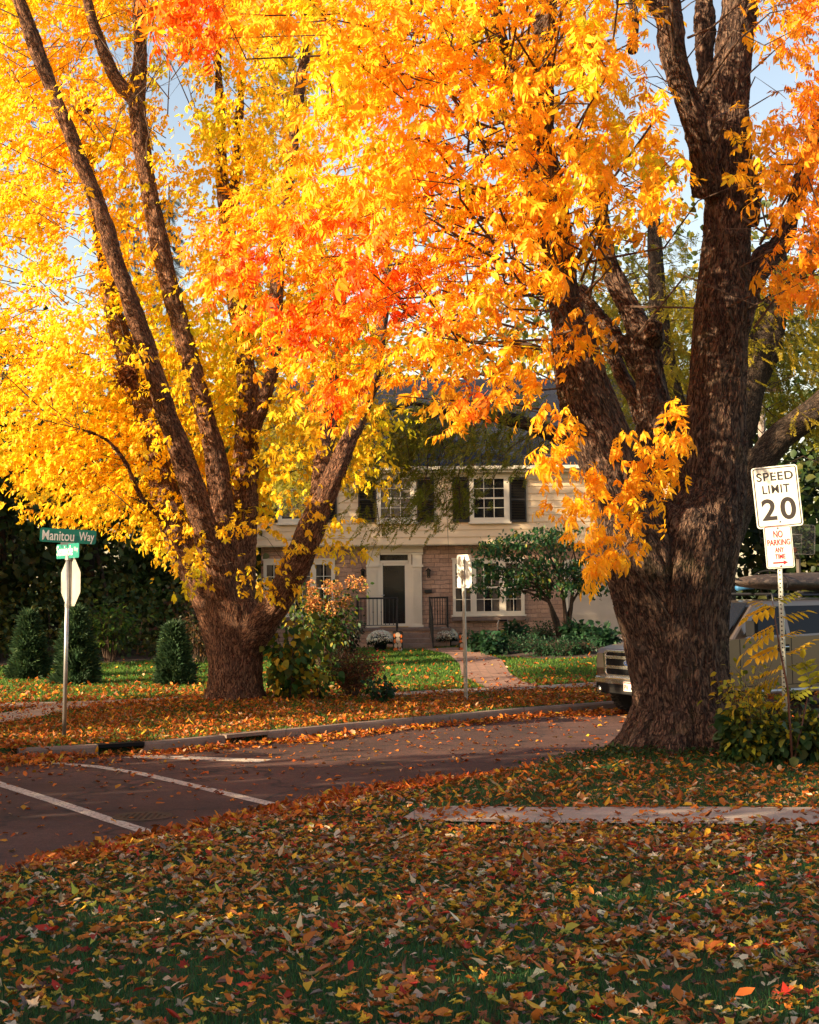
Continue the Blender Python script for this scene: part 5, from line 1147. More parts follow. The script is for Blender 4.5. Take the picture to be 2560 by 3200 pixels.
GY = [(0.16, 0.15, 0.018), (0.10, 0.12, 0.02), (0.30, 0.20, 0.02), (0.06, 0.09, 0.02)]
YO = [(0.62, 0.36, 0.02), (0.72, 0.44, 0.03), (0.45, 0.30, 0.02), (0.30, 0.26, 0.03)]
def gz(x, y): return float(H(np.array([x]), np.array([y]))[0])
# dark wood on the left, behind the lawn
woods = [(-15.5, 44, 11.5, 2.6, 'tall dark green tree at the left edge of the wood behind the lawn'), (-12.4, 46, 8.4, 2.3, 'dark leafy tree in the wood behind the stop sign'), (-9.6, 46.5, 8.0, 2.2, 'dark leafy tree in the wood just right of the street name signs'),
         (-7.3, 48.5, 7.6, 1.9, 'dark green tree in the wood close to the left end of the house'), (-13.5, 52, 10.5, 2.6, 'tall dark tree deep in the left wood behind the first row'), (-9.0, 54, 10.0, 2.7, 'broad dark tree deep in the left wood beside the neighbouring house'), (-17.5, 49, 12.5, 2.9, 'tallest dark tree rising at the far left edge')]
for (x, y, h, r, lab) in woods:
    bg_tree('dark_tree', lab, 'tree', (x, y, gz(x, y)), [(x, y, h * .72, r, r, h * .28), (x + .3, y - .4, h * .42, r * 1.05, r, h * .22), (x - .3, y - .6, h * .2, r * .85, r * .9, h * .16)], 330, 11, 2.6, GW, (h * .6, .22), 'green', group='dark trees of the left wood', spread=(.4, .4, .26))
for (x, y, h, r, lab) in ((-14.6, 41.5, 2.6, 1.1, 'low dark bush at the left under the wood'), (-11.9, 42.0, 2.0, 1.0, 'low dark bush between the two left cedars'), (-6.6, 43.5, 2.2, 1.0, 'low reddish bush behind the right cedar'), (-13.3, 43.2, 2.4, 1.2, 'dense dark bush behind the leftmost cedar'), (-10.3, 43.6, 2.5, 1.2, 'dense dark bush behind the red stemmed shrub'), (-8.4, 43.8, 2.3, 1.1, 'dense dark bush behind the bare orange sapling'), (-5.0, 44.5, 2.6, 1.0, 'dense dark bush beside the left corner of the house')):
    bg_tree('understory_bush', lab, 'bush', (x, y, gz(x, y)), [(x, y, h * .55, r, r, h * .5)], 70, 10, 1.5, GW + ([(0.10, 0.04, 0.02)] if x > -7 else [(0.16, 0.15, 0.02)]), (h * .5, .04), 'green', limbs=3)
# woods and yellow trees behind and beside the house
far = [(11.5, 58, 13, 3.2, GD + GY[1:2], 'large dark green tree behind the right end of the house'), (16.5, 56, 12, 3.4, GD, 'dark broad tree at the right behind the basketball hoop'), (13.4, 50, 6.5, 2.2, GD, 'dark leafy tree standing just right of the garage'),
       (17.0, 47, 7.5, 2.4, GD, 'dark bushy tree at the right edge behind the kayak'), (7.0, 64, 15, 4.2, GY, 'yellow green tree rising over the right half of the roof'), (0.5, 66, 15, 4.4, YO, 'tall golden tree rising over the middle of the roof'), (-5.5, 63, 12.5, 3.6, YO, 'golden tree rising over the left end of the roof'), (-1.0, 74, 22, 5.5, YO, 'tallest golden tree far behind the house'),
       (13.5, 66, 20, 5.0, GY, 'high yellow green tree far behind the parked truck'), (21, 64, 16, 4.5, GD, 'dark tree far off at the right edge'), (-17, 66, 14, 4.0, GD + YO[2:3], 'dark tree far behind the left wood'), (-24, 60, 17, 4.5, GD, 'big dark tree far off beyond the left edge'), (8.5, 76, 21, 5.0, YO[2:] + GY, 'pale yellow tree far behind the garage')]
for (x, y, h, r, cs, lab) in far:
    bg_tree('background_tree', lab, 'tree', (x, y, 0.15), [(x, y, h * .70, r, r, h * .29), (x, y - .5, h * .42, r * 1.05, r, h * .24), (x, y - .5, h * .2, r * .8, r * .8, h * .16)], 300, 11, 3.3, cs, (h * .6, .28), 'green', group='trees behind the house', spread=(.6, .6, .35))
# spruces
def spruce(x, y, h, r, lab):
    base = np.array([x, y, gz(x, y)]); root = tag(empty('spruce_tree', tuple(base)), lab, 'tree', 'grey green spruces behind the yellow tree'); mb = MB(); mb.tube([base, base + [0, 0, h]], [.25, .03], 8)
    pos = []; dirs = []
    for k in range(34):
        z = h * (.10 + .89 * (k / 34)); R_ = r * (1 - z / h) ** .8 + .15
        for q in range(7):
            a = rng.uniform(0, 6.28); d = np.array([math.cos(a), math.sin(a), -.30]); L = R_ * rng.uniform(.7, 1.1); mb.tube([base + [0, 0, z], base + [0, 0, z] + d * L], [.03, .008], 4, False)
            m = int(6 + 9 * L); t = rng.uniform(.2, 1, m); pos.append(base + [0, 0, z] + d * (L * t)[:, None] + rng.normal(0, .05, (m, 3))); dirs.append(np.tile(d + [0, 0, -.5], (m, 1)) + rng.normal(0, .45, (m, 3)))
    pos = np.concatenate(pos); n = len(pos)
    leaf_cloud('crown', NEEDLE, pos, unit(np.concatenate(dirs)), rng.uniform(1.2, 2.2, n), jitter_col((0.07, 0.075, 0.05), n, .25), M['needle'], root, base)
    shift(mb, base).build('trunk', plain_bark, root, True)
def needle_spray(n=9, L=.24):
    vs = []; qs = []
    for k in range(n):
        x = L * k / n
        for s in (-1, 1): b = len(vs); vs.extend([(x, 0, 0), (x + .012, 0, 0), (x + .05, s * .045, .01), (x + .042, s * .045, .01)]); qs.append((b, b + 1, b + 2, b + 3))
    b = len(vs); vs.extend([(0, -.005, 0), (0, .005, 0), (L * 1.1, .003, 0), (L * 1.1, -.003, 0)]); qs.append((b, b + 1, b + 2, b + 3)); return np.array(vs), qs, []
NEEDLE = [needle_spray()]
spruce(-9.6, 60, 18, 2.3, 'tall grey green spruce seen between the yellow tree trunks'); spruce(-6.6, 62, 15.5, 2.2, 'shorter grey green spruce behind the middle of the yellow tree'); spruce(-12.0, 64, 19, 2.4, 'slim grey green spruce at the left behind the yellow tree')

# three young cedars on the lawn
def flat_spray():
    vs = []; qs = []; ts = []
    for k, a in enumerate((-1.0, -.5, 0, .5, 1.0)):
        L = .15 * (1 - .18 * abs(k - 2)); d = np.array([math.cos(a), math.sin(a) * .8, .06 * (k % 2)]); s = np.array([-d[1], d[0], 0]) * .012
        b = len(vs); o = np.array([.03 * abs(k - 2) * 0, 0, 0]); vs.extend([o, o + d * L * .5 + s, o + d * L, o + d * L * .5 - s]); qs.append((b, b + 1, b + 2, b + 3))
    return np.array(vs), qs, ts
FAN = [flat_spray()]
for (px, py, tx, ty, hwid, lab) in ((88, 2122, 92, 1922, 41, 'dark green cedar shrub, the leftmost of the three on the lawn'), (238, 2140, 233, 1908, 50, 'dark green cedar shrub on the lawn right behind the sign post'), (542, 2140, 540, 1958, 43, 'dark green cedar shrub on the lawn just left of the big yellow tree')):
    base = GT(px, py); base[2] = gz(base[0], base[1]); tpz = P(tx, ty, base[1])[2] - base[2]; W_ = hwid * base[1] / F
    root = tag(empty('cedar_shrub', tuple(base)), lab, 'shrub', 'cedar shrubs on the lawn')
    n = 3000; z = rng.random(n) ** 1.15; a = rng.uniform(0, 6.283, n); prof_ = W_ * np.clip(1.02 - z, 0, 1) ** .72 * (0.80 + .32 * np.sin(np.clip(z * 3 + .6, 0, 3.14))) * (.45 + 1.1 * vnoise(np.stack([np.cos(a) * 2.8 + px, np.sin(a) * 2.8, z * 8], -1), 7))
    rr_ = prof_ * rng.uniform(.55, 1.05, n) ** .6; pos = base + np.stack([np.cos(a) * rr_, np.sin(a) * rr_, .03 + z * tpz * .97], -1)
    d = unit(np.stack([np.cos(a), np.sin(a), rng.normal(.45, .4, n)], -1) + rng.normal(0, .3, (n, 3)))
    cz = jitter_col((0.040, 0.078, 0.036), n, .25); hl_ = rng.random(n) < .12; cz[hl_] = cz[hl_] * 1.9 + np.array([.03, .03, 0])
    leaf_cloud('foliage', FAN, pos, d, rng.uniform(1.0, 2.1, n), cz, M['needle'], root, base, .9)
    mb = MB(); mb.tube([(0, 0, -.1), (0, 0, tpz * .5), (0.02, 0, tpz * .98)], [.05, .035, .008], 7)
    for k in range(14): a_ = rng.uniform(0, 6.28); z_ = rng.uniform(.1, .8) * tpz; mb.tube([(0, 0, z_), (math.cos(a_) * W_ * .5, math.sin(a_) * W_ * .5, z_ + .25)], [.012, .004], 4, False)
    mb.build('stem', M['twig'], root)
    bed = MB(); bed.lathe([(0.01, .045), (W_ * .9, .035), (W_ * 1.45, -.01)], (base[0], base[1], base[2]), 18); o = bed.build('mulch_ring', M['mulch'], None, True); tag(o, kind='structure')

def shrub(name, label, cat, base, stems, leaf, mat, group=None, stem_mat='twig', flowers=None):
    """stems = (count, height, spread, radius); leaf = (per stem, template, size range, colours, droop, low)"""
    base = np.array(base, float); base[2] = gz(base[0], base[1]); root = tag(empty(name, tuple(base)), label, cat, group)
    mb = MB(); pos = []; dirs = []; tips = []; n_, h_, s_, r_ = stems
    for k in range(n_):
        a = rng.uniform(0, 6.283); hh_ = h_ * rng.uniform(.6, 1.05); sp_ = s_ * rng.uniform(.25, 1.0); p0 = np.array([math.cos(a), math.sin(a), 0]) * s_ * .12
        p2 = np.array([math.cos(a) * sp_, math.sin(a) * sp_, hh_]); p1 = (p0 + p2) / 2 + np.array([-math.cos(a), -math.sin(a), .6]) * .15 * sp_ + rng.normal(0, .04, 3)
        mb.tube([p0 - [0, 0, .05], p1, p2], [r_, r_ * .7, r_ * .25], 5, False); tips.append(p2)
        m = leaf[0]; t = leaf[5] + (1 - leaf[5]) * rng.random(m); q = ((1 - t) ** 2)[:, None] * p0 + (2 * t * (1 - t))[:, None] * p1 + (t ** 2)[:, None] * p2
        jit = rng.normal(0, .10 * s_ + .03, (m, 3)); pos.append(q + jit); dirs.append(unit(jit + rng.normal(0, .05, (m, 3)) + np.array([math.cos(a), math.sin(a), 0]) * .05) + np.array([0, 0, -leaf[4]]))
        for b_ in range(2):
            i = rng.integers(0, m); mb.tube([q[i], q[i] + jit[i] * 1.2], [r_ * .4, r_ * .15], 4, False)
    pos = np.concatenate(pos); n = len(pos); pos[:, 2] = np.maximum(pos[:, 2], .03); cols = np.array(leaf[3])
    ccol = cols[rng.integers(0, len(cols), n)]
    leaf_cloud('foliage', leaf[1], pos + base, unit(np.concatenate(dirs)), rng.uniform(*leaf[2], n), jitter_col(ccol, n, .2), M[mat], root, base, .6)
    mb.build('stems', M[stem_mat], root)
    if flowers:
        fm = MB(); nf, fr_, fc = flowers; P_, C_ = [], []
        for tp_ in sorted(tips, key=lambda q: -q[2])[:nf]:
            m = 130; d = unit(rng.normal(0, 1, (m, 3))); P_.append(tp_ + d * np.array([1, 1, 1.25]) * fr_ * rng.uniform(.75, 1, (m, 1))); C_.append(d)
        P_ = np.concatenate(P_); C_ = np.concatenate(C_); n = len(P_); cc = np.array(fc)[rng.integers(0, len(fc), n)]
        leaf_cloud('flower_heads', PETAL, P_ + base, unit(C_ + rng.normal(0, .7, C_.shape)), rng.uniform(.8, 1.3, n), jitter_col(cc, n, .15), M['dry'], root, base, .8)
    return root
PETAL = [(np.array([(-.02, 0, 0), (0, -.022, .006), (.024, 0, 0), (0, .022, .006)]), [(0, 1, 2, 3)], [])]
OVAL = [tuple(np.array(x) if i == 0 else x for i, x in enumerate(leaflet(.10, .07))), tuple(np.array(x) if i == 0 else x for i, x in enumerate(leaflet(.11, .062, .4, .7)))]
BIG = [tuple(np.array(x) if i == 0 else x for i, x in enumerate(leaflet(.16, .13, .3, .6)))]
SM = [tuple(np.array(x) if i == 0 else x for i, x in enumerate(leaflet(.045, .025)))]
gG = [(0.035, 0.085, 0.018), (0.05, 0.10, 0.02), (0.09, 0.13, 0.02)]; gYm = [(0.30, 0.24, 0.02), (0.50, 0.30, 0.02), (0.16, 0.17, 0.02)]
c = GT(1010, 2085); hyd = shrub('hydrangea_bush', 'tall hydrangea bush with dried orange pink flower heads left of the porch', 'bush', c, (26, 2.15, 1.1, .014), (38, OVAL, (.9, 1.5), gG + gYm[:1], .5, .35), 'green', flowers=(20, .16, [(0.66, 0.26, 0.08), (0.70, 0.36, 0.13), (0.55, 0.19, 0.06), (0.60, 0.36, 0.08)]))
c = GT(1075, 2062); shrub('dark_bush', 'low dark purple bush between the hydrangea and the porch', 'bush', c, (34, 1.1, .55, .010), (60, OVAL, (.6, 1.0), [(0.05, 0.018, 0.016), (0.03, 0.03, 0.014), (0.02, 0.05, 0.02)], .3, .2), 'green')
c = GT(900, 2188); shrub('leafy_shrub', 'broad leaved green and yellow shrub beside the yellow tree trunk', 'shrub', c, (20, 1.45, .62, .012), (26, BIG, (.7, 1.15), gG + gYm, .7, .12), 'leaf')
c = GT(985, 2190); shrub('leafy_shrub', 'lower yellowing shrub between the tree trunk and the brown twiggy shrub', 'shrub', c, (11, .9, .5, .010), (14, BIG, (.6, 1.0), gYm + gG[:2], .7, .1), 'leaf')
c = GT(1100, 2182); shrub('twiggy_shrub', 'fine brown red twiggy shrub on the far verge', 'shrub', c, (70, .85, .6, .005), (85, SM, (.7, 1.2), [(0.16, 0.055, 0.022), (0.11, 0.045, 0.02), (0.09, 0.07, 0.02)], .2, .4), 'dry')
c = GT(1165, 2165); shrub('red_leaved_plant', 'small plant with bright red leaves at the edge of the brown shrub', 'plant', c, (9, .75, .32, .005), (12, OVAL, (.45, .7), [(0.50, 0.03, 0.03), (0.40, 0.06, 0.02)], .4, .5), 'leaf')
c = GT(1190, 2200); shrub('low_plant', 'small dark green plant at the right foot of the twiggy shrub', 'plant', c, (12, .42, .28, .006), (14, BIG, (.5, .8), [(0.02, 0.06, 0.02), (0.03, 0.075, 0.025)], .2, .3), 'green')
c = GT(345, 2070); shrub('red_stemmed_shrub', 'bright green shrub with reddish stems behind the lawn', 'shrub', c, (34, 1.55, .95, .012), (18, OVAL, (1.0, 1.7), [(0.07, 0.15, 0.02), (0.12, 0.17, 0.02), (0.04, 0.08, 0.02)], .4, .45), 'leaf', stem_mat='red_stem' if 'red_stem' in M else 'twig')
c = GT(620, 2075); shrub('garden_shrub', 'thin reddish shrub in the shade behind the yellow tree trunk', 'shrub', c, (22, 1.5, .8, .010), (22, OVAL, (.7, 1.1), [(0.10, 0.05, 0.02), (0.05, 0.06, 0.02), (0.14, 0.07, 0.02)], .4, .3), 'green')
# pale bare sapling in front of the fence
c = GT(427, 2045); c[2] = gz(c[0], c[1]); rt_ = MB(); rt_.tube([(0, 0, -.1), (.08, 0, .5), (.16, 0, 1.0)], [.03, .025, .012], 6); rt_.tube([(.08, 0, .5), (.3, 0, .8), (.42, 0, 1.02)], [.018, .012, .006], 5); rt_.tube([(.3, 0, .8), (.36, 0, 1.05)], [.008, .004], 4)
o = rt_.build('bare_sapling', plain('pale_bark', (0.36, 0.19, 0.11), .8), None, True); o.location = tuple(c); tag(o, 'bare forked orange stem of a sapling before the dark fence', 'sapling')
# redbud by the window
rb = np.array(GT(1752, 1998)); rb[2] = gz(rb[0], rb[1])
el = []
for (px, py, rx_, rz_) in ((1560, 1715, 95, 42), (1650, 1690, 130, 42), (1760, 1690, 100, 50), (1530, 1790, 70, 30), (1620, 1780, 110, 45), (1720, 1780, 120, 48), (1820, 1770, 90, 55), (1575, 1840, 80, 26), (1690, 1835, 90, 32), (1790, 1830, 90, 34), (1860, 1820, 60, 40), (1545, 1700, 40, 20), (1480, 1755, 40, 20), (1500, 1835, 30, 16)):
    q = P(px, py, rb[1] - .2); s_ = rb[1] / F; el.append((q[0], q[1] + rng.uniform(-.5, .4), q[2], rx_ * s_, .75, rz_ * s_))
rbt = tag(empty('redbud_tree', tuple(rb)), 'small green leaved tree with several thin dark stems before the picture window', 'tree')
C, p, ci = clump_points(el, 330, 12, (.12, .12, .07), .1); n = len(p)
leaf_cloud('crown', OVAL, p, unit(rng.normal(0, .7, (n, 3)) + np.array([0, -.1, -.7])), rng.uniform(.9, 1.4, n), jitter_col(np.array([(0.025, 0.085, 0.032), (0.035, 0.10, 0.03), (0.06, 0.11, 0.025), (0.16, 0.15, 0.02)])[rng.choice(4, n, p=[.4, .34, .18, .08])], n, .2), M['green'], rbt, rb, .5)
mb = MB()
for st in ([(1752, 2000), (1742, 1940), (1715, 1880), (1680, 1830), (1640, 1790), (1580, 1760)], [(1770, 2000), (1768, 1930), (1762, 1870), (1745, 1800), (1720, 1740), (1690, 1690)], [(1772, 1990), (1785, 1900), (1790, 1840), (1800, 1760), (1790, 1700)], [(1745, 1990), (1725, 1920), (1711, 1850), (1712, 1800)], [(1768, 1940), (1790, 1880), (1830, 1810), (1850, 1780)], [(1715, 1880), (1650, 1850), (1580, 1840)]):
    q = [P(x, y, rb[1] + rng.uniform(-.1, .1)) for x, y in st]; mb.tube(q, list(np.linspace(.075 if len(st) > 4 else .05, .012, len(q))), 8)
for e in C[::7]: k = P(1752, 1850, rb[1]); mb.tube([k + (e - k) * .3, k + (e - k) * .65 + [0, 0, .05], e], [.02, .012, .004], 4, False)
shift(mb, rb).build('trunk', plain_bark, rbt, True)
# border plants along the house bed
bedp = [(1500, 2040, .55, .5), (1540, 2048, .5, .45), (1590, 2035, .42, .5), (1640, 2040, .38, .55), (1700, 2050, .36, .6), (1760, 2050, .36, .6), (1820, 2045, .38, .55), (1800, 2000, .45, .45), (1870, 2010, .42, .45), (1895, 2020, .35, .4), (1620, 2005, .5, .5), (1700, 2005, .45, .5)]
for i, (px, py, h, s) in enumerate(bedp):
    broad = i in (0, 1, 7, 8, 9, 10); c = GT(px, py)
    shrub('border_plant', ['broad leaved plant by the path end of the house bed', 'broad leaved plant second from the path in the house bed', 'low plant below the picture window in the house bed', 'low green plant in the middle of the house bed', 'fine grassy plant left of the redbud stems', 'fine grassy plant at the foot of the redbud stems', 'fine grassy plant right of the redbud stems', 'broad leaved plant against the wall by the garage', 'broad leaved plant at the garage end of the bed', 'lowest leafy plant at the driveway edge of the bed', 'leafy plant under the window beside the hose reel', 'leafy plant at the wall left of the redbud stems'][i], 'plant', c, (18 if broad else 40, h, s, .006), (16 if broad else 22, BIG if broad else SM, (.7, 1.3) if broad else (1.0, 2.0), [(0.02, 0.065, 0.028), (0.03, 0.085, 0.03), (0.018, 0.05, 0.02)], .2, .25), 'green', group='plants in the house bed')
# white mums in dark pots beside the steps
for (px, py, wpx, ty, lab) in ((1189, 2033, 41, 1969, 'round white flowering mum in a dark pot left of the steps'), (1392, 2022, 39, 1960, 'round white flowering mum in a dark pot right of the steps')):
    c = GT(px, py); c[2] = gz(c[0], c[1]); r = wpx * c[1] / F; hh_ = (P(px, ty, c[1])[2] - c[2]); root = tag(empty('mum_plant', tuple(c)), lab, 'potted plant', 'white mums beside the steps')
    b = MB(); b.lathe([(.16, 0), (.21, .26), (.225, .28), (.20, .28), (.19, .25)], (0, 0, 0), 20); b.build('pot', M['plastic'], root)
    n = 1500; d = unit(rng.normal(0, 1, (n, 3))); d[:, 2] = np.abs(d[:, 2]) * 1.2 - .28; d = unit(d); pos = np.array([0, 0, hh_ * .50]) + d * np.array([r, r, hh_ * .5]) * rng.uniform(.93, 1.02, (n, 1))
    fl = d[:, 2] > -.05 + rng.normal(0, .12, n)
    leaf_cloud('flowers', PETAL, pos[fl] + c, unit(np.cross(d[fl], rng.normal(0, 1, (fl.sum(), 3)))), rng.uniform(.8, 1.25, fl.sum()), jitter_col((0.88, 0.84, 0.70), fl.sum(), .1), M['dry'], root, c, .1, up=(0, 0, 1))
    n = 1800; d = unit(rng.normal(0, 1, (n, 3))); d[:, 2] = np.abs(d[:, 2]) - .45; pos = np.array([0, 0, hh_ * .50]) + d * np.array([r, r, hh_ * .48]) * rng.uniform(.55, .95, (n, 1))
    leaf_cloud('leaves', SM, pos + c, unit(d), rng.uniform(.9, 1.6, n), jitter_col((0.015, 0.03, 0.012), n, .2), M['green'], root, c)
# painted autumn figures: plain striped boards with pumpkin shapes, no character
oc_, wc_, bc_ = plain('orange_paint', (0.55, 0.12, 0.015), .5), plain('off_white_paint', (0.42, 0.33, 0.25), .5), M['black']
for (px, py, ty, lab) in ((1244, 2036, 1971, 'painted orange and white wooden yard ornament left of the steps'), (1450, 2034, 1976, 'painted orange and white yard ornament beside the path behind the lone sign')):
    c = GT(px, py); c[2] = gz(c[0], c[1]); h = P(px, ty, c[1])[2] - c[2]; root = tag(empty('yard_ornament', tuple(c)), lab, 'ornament', 'painted yard ornaments')
    b = MB(); b.box(-.15, .15, -.015, .015, 0, h * .93); b.prism([(-.16, h * .93), (.16, h * .93), (.09, h), (0, h * .96), (-.09, h)], 'y', -.015, .015); b.build('board', bc_, root)
    for xx_, zz, rx_, rz_, mt in ((-.07, .08, .06, .06, oc_), (.07, .09, .06, .06, wc_), (-.06, .24, .05, .07, wc_), (.05, .26, .05, .09, wc_), (-.09, .42, .035, .06, oc_), (0, .46, .06, .09, wc_), (.1, .41, .035, .055, oc_), (-.10, .64, .03, .06, oc_), (.10, .62, .03, .05, oc_), (0, .67, .075, .075, wc_)):
        m = MB(); n = 18; m.prism([(xx_ + rx_ * math.cos(q) * (1 + .06 * math.cos(6 * q)), zz * h / .84 + rz_ * math.sin(q)) for q in np.linspace(0, 2 * math.pi, n, endpoint=False)], 'y', -.032, -.016); m.build('painted_gourd', mt, root)
# hose reel cart
c = GT(1575, 2010); c[2] = gz(c[0], c[1]); root = tag(empty('hose_reel', tuple(c), .25), 'garden hose cart with a black handle and green hose by the window', 'hose cart')
b = MB(); b.tube([(-.17, 0, .05), (-.17, .05, .62), (-.13, .06, .69), (.13, .06, .69), (.17, .05, .62), (.17, 0, .05)], .02, 8); b.build('handle', M['galv'], root, True)
b = MB(); b.tube([(-.13, .06, .69), (.13, .06, .69)], .026, 8); b.build('grip', M['plastic'], root)
b = MB()
for x in (-.16, .16): b.lathe([(.19, x - .012), (.20, x), (.19, x + .012), (.03, x + .012)], (0, 0, .24), 22, 'x')
b.build('drum', M['plastic'], root)
b = MB()
for k in range(9): x = -.13 + k * .033; b.tube([(x + .01 * math.sin(q), (.135 + .02 * (k % 2)) * math.cos(q), .24 + (.135 + .02 * (k % 2)) * math.sin(q)) for q in np.linspace(0, 2 * math.pi, 16)], .015, 6)
b.tube([(.05, -.15, .24), (.1, -.2, .12), (.02, -.22, .04), (-.2, -.3, .03)], .015, 6); b.build('hose', plain('lime_hose', (0.20, 0.34, 0.03), .5), root, True)

# ---- the locust whose fine foliage hangs before the house
LB = P(2210, 2180, 32.0); LB[2] = gz(LB[0], LB[1]); YK = 32.0
limK = [([LB - [0, 0, .3], LB + [0, 0, .3], P(2215, 2000, YK), P(2230, 1800, YK), P(2240, 1640, YK)], [.75, .58, .5, .46, .42]),
        limb([(2235, 1760, 0), (2300, 1600, .1), (2360, 1470, .1), (2430, 1375, .1), (2500, 1320, 0), (2580, 1255, 0), (2720, 1150, 0)], YK, [60, 50, 46, 44, 44, 40, 30]),
        limb([(2240, 1680, 0), (2280, 1480, .4), (2349, 1188, .8), (2408, 1002, 1.2), (2468, 891, 1.4), (2540, 800, 1.6), (2640, 640, 1.8)], YK, [58, 54, 48, 42, 38, 34, 26]),
        limb([(2340, 1210, .8), (2400, 1100, 1.0), (2430, 960, 1.2), (2440, 800, 1.4)], YK, [40, 40, 34, 20]),
        limb([(2230, 1720, 0), (2160, 1500, .2), (2095, 1200, .5), (2060, 980, .8), (2045, 760, 1.0), (2040, 500, 1.2)], YK, [50, 42, 34, 28, 24, 14]),
        limb([(2150, 1500, .2), (2020, 1420, .3), (1880, 1400, .3), (1770, 1370, .4), (1690, 1340, .4), (1620, 1316, .5), (1520, 1300, .6), (1400, 1290, .6), (1290, 1262, .6), (1180, 1300, .6)], YK, [44, 36, 30, 26, 25, 22, 18, 13, 9, 6])]
lo_ = tag(empty('locust_tree', tuple(LB)), 'dark trunked locust with feathery yellow green leaves hanging before the house and roof', 'tree')
_, AK, ARK = trunk_mesh('trunk', limK, M['bark_dark'], lo_, LB, .05, .06, .01)
K1 = region([(1060, 1260), (1200, 1230), (1650, 1240), (1700, 1400), (1560, 1480), (1480, 1560), (1330, 1640), (1180, 1640), (1100, 1540), (1050, 1400)], 44, [(1240, 1565, 130, 95, .9), (1540, 1560, 90, 90, .9), (1420, 1640, 120, 60, .9), (1420, 1380, 80, 40, .6)])
K2 = region([(1750, 850), (2200, 700), (2560, 900), (2760, 800), (2760, 1500), (2330, 1250), (2100, 1420), (1950, 1400), (1800, 1250)], 330, [(2100, 1380, 90, 90, .6)])
K3 = region([(800, 1240), (1100, 1200), (1090, 1460), (1000, 1560), (810, 1500)], 75)
K5 = region([(1060, 1225), (1700, 1225), (1690, 1390), (1480, 1400), (1250, 1430), (1060, 1410)], 55)
K4 = region([(1150, 1430), (1330, 1450), (1420, 1560), (1290, 1640), (1120, 1600)], 5)
KC = np.array([P(x, y, YK + d) for (x, y), d in zip(np.concatenate([K1, K2, K3, K4, K5]), np.concatenate([rng.uniform(-.6, 1.6, len(K1)), rng.uniform(-.5, 6, len(K2)), rng.uniform(3, 8, len(K3)), rng.uniform(-.5, 1.0, len(K4)), rng.uniform(0, 3, len(K5))]))])
def colK(pos, ci):
    f = vnoise(pos * .5, 71)[:, None]; c = np.array([0.48, 0.34, 0.02]) * f + np.array([0.15, 0.17, 0.02]) * (1 - f); return jitter_col(c, len(pos), .2)
k1, kf = sprays(KC, LB[:2], 17, .9, .17, FROND, colK, .8, (1.0, 1.7)); np_mesh('crown', k1[0] - LB, k1[1], k1[2], k1[3], M['leaf'], lo_)
tw = twigs(KC, AK, ARK, 2.2, .012, .8, .1)
for e in KC[:len(K1)]: tw.tube([e + [0, 0, .2], e + rng.normal(0, .12, 3) + [0, 0, -.2], e + rng.normal(0, .2, 3) + [0, 0, -.6]], [.010, .006, .002], 4, False)
shift(tw, LB).build('twigs', M['twig'], lo_)

# sapling and weeds around the speed limit post
def pinnate(n=5, L=.5, l=.19, w=.08):
    vs = []; qs = []; ts = []
    for k in range(n):
        x = L * (.18 + .8 * k / n)
        for s in (-1, 1):
            r = leaflet(l * (1 - .06 * k), w, base=(x, 0, 0), d=(.55, s * .85, -.28), side=(-.85, s * .5, .1)); b = len(vs); vs.extend(r[0]); qs.extend([tuple(b + i for i in f) for f in r[1]]); ts.extend([tuple(b + i for i in f) for f in r[2]])
    r = leaflet(l, w, base=(L, 0, 0), d=(1, 0, -.3), side=(0, 1, 0)); b = len(vs); vs.extend(r[0]); qs.extend([tuple(b + i for i in f) for f in r[1]]); ts.extend([tuple(b + i for i in f) for f in r[2]])
    b = len(vs); vs.extend([np.array(q) for q in ((0, -.004, 0), (0, .004, 0), (L, .003, 0), (L, -.003, 0))]); qs.append((b, b + 1, b + 2, b + 3)); return np.array(vs), qs, ts
PIN = [pinnate(), pinnate(4, .42)]
sb = P(2475, 2300, 17.8); sb[2] = gz(sb[0], sb[1]); sap = tag(empty('sumac_sapling', tuple(sb)), 'slim sapling with long yellow compound leaves in front of the speed limit post', 'sapling')
mb = MB(); S_ = lambda x, y, d=0: P(x, y, 17.8 + d)
mb.tube([sb - [0, 0, .1], S_(2462, 2150), S_(2440, 2040), S_(2425, 1950), S_(2415, 1880)], [.016, .014, .011, .008, .004], 6); mb.tube([sb, S_(2510, 2250, .1), S_(2530, 2150, .2), S_(2580, 2080, .2)], [.013, .010, .008, .004], 6)
fr_ = [((2425, 1890), (2300, 1945)), ((2420, 1880), (2520, 1840)), ((2425, 1900), (2330, 1870)), ((2430, 1950), (2330, 2000)), ((2428, 1960), (2300, 2060)), ((2440, 2020), (2330, 2070)), ((2445, 2050), (2560, 1990)), ((2450, 2080), (2350, 2120)), ((2455, 2090), (2560, 2060)), ((2450, 2110), (2330, 2160)), ((2462, 2160), (2400, 2230)), ((2540, 2140), (2620, 2040)), ((2535, 2160), (2500, 2010)), ((2470, 2200), (2380, 2200)), ((2440, 1990), (2520, 1960)), ((2470, 2180), (2560, 2140)), ((2430, 1930), (2560, 1900))]
pos = []; R_ = []
for (a, e) in fr_:
    d0 = rng.uniform(-.35, .1); A_ = S_(*a); E_ = S_(e[0], e[1], d0); pos.append(A_); R_.append(E_ - A_)
pos = np.array(pos); dv_ = np.array(R_); sc_ = np.linalg.norm(dv_, axis=1) / .62; n = len(pos)
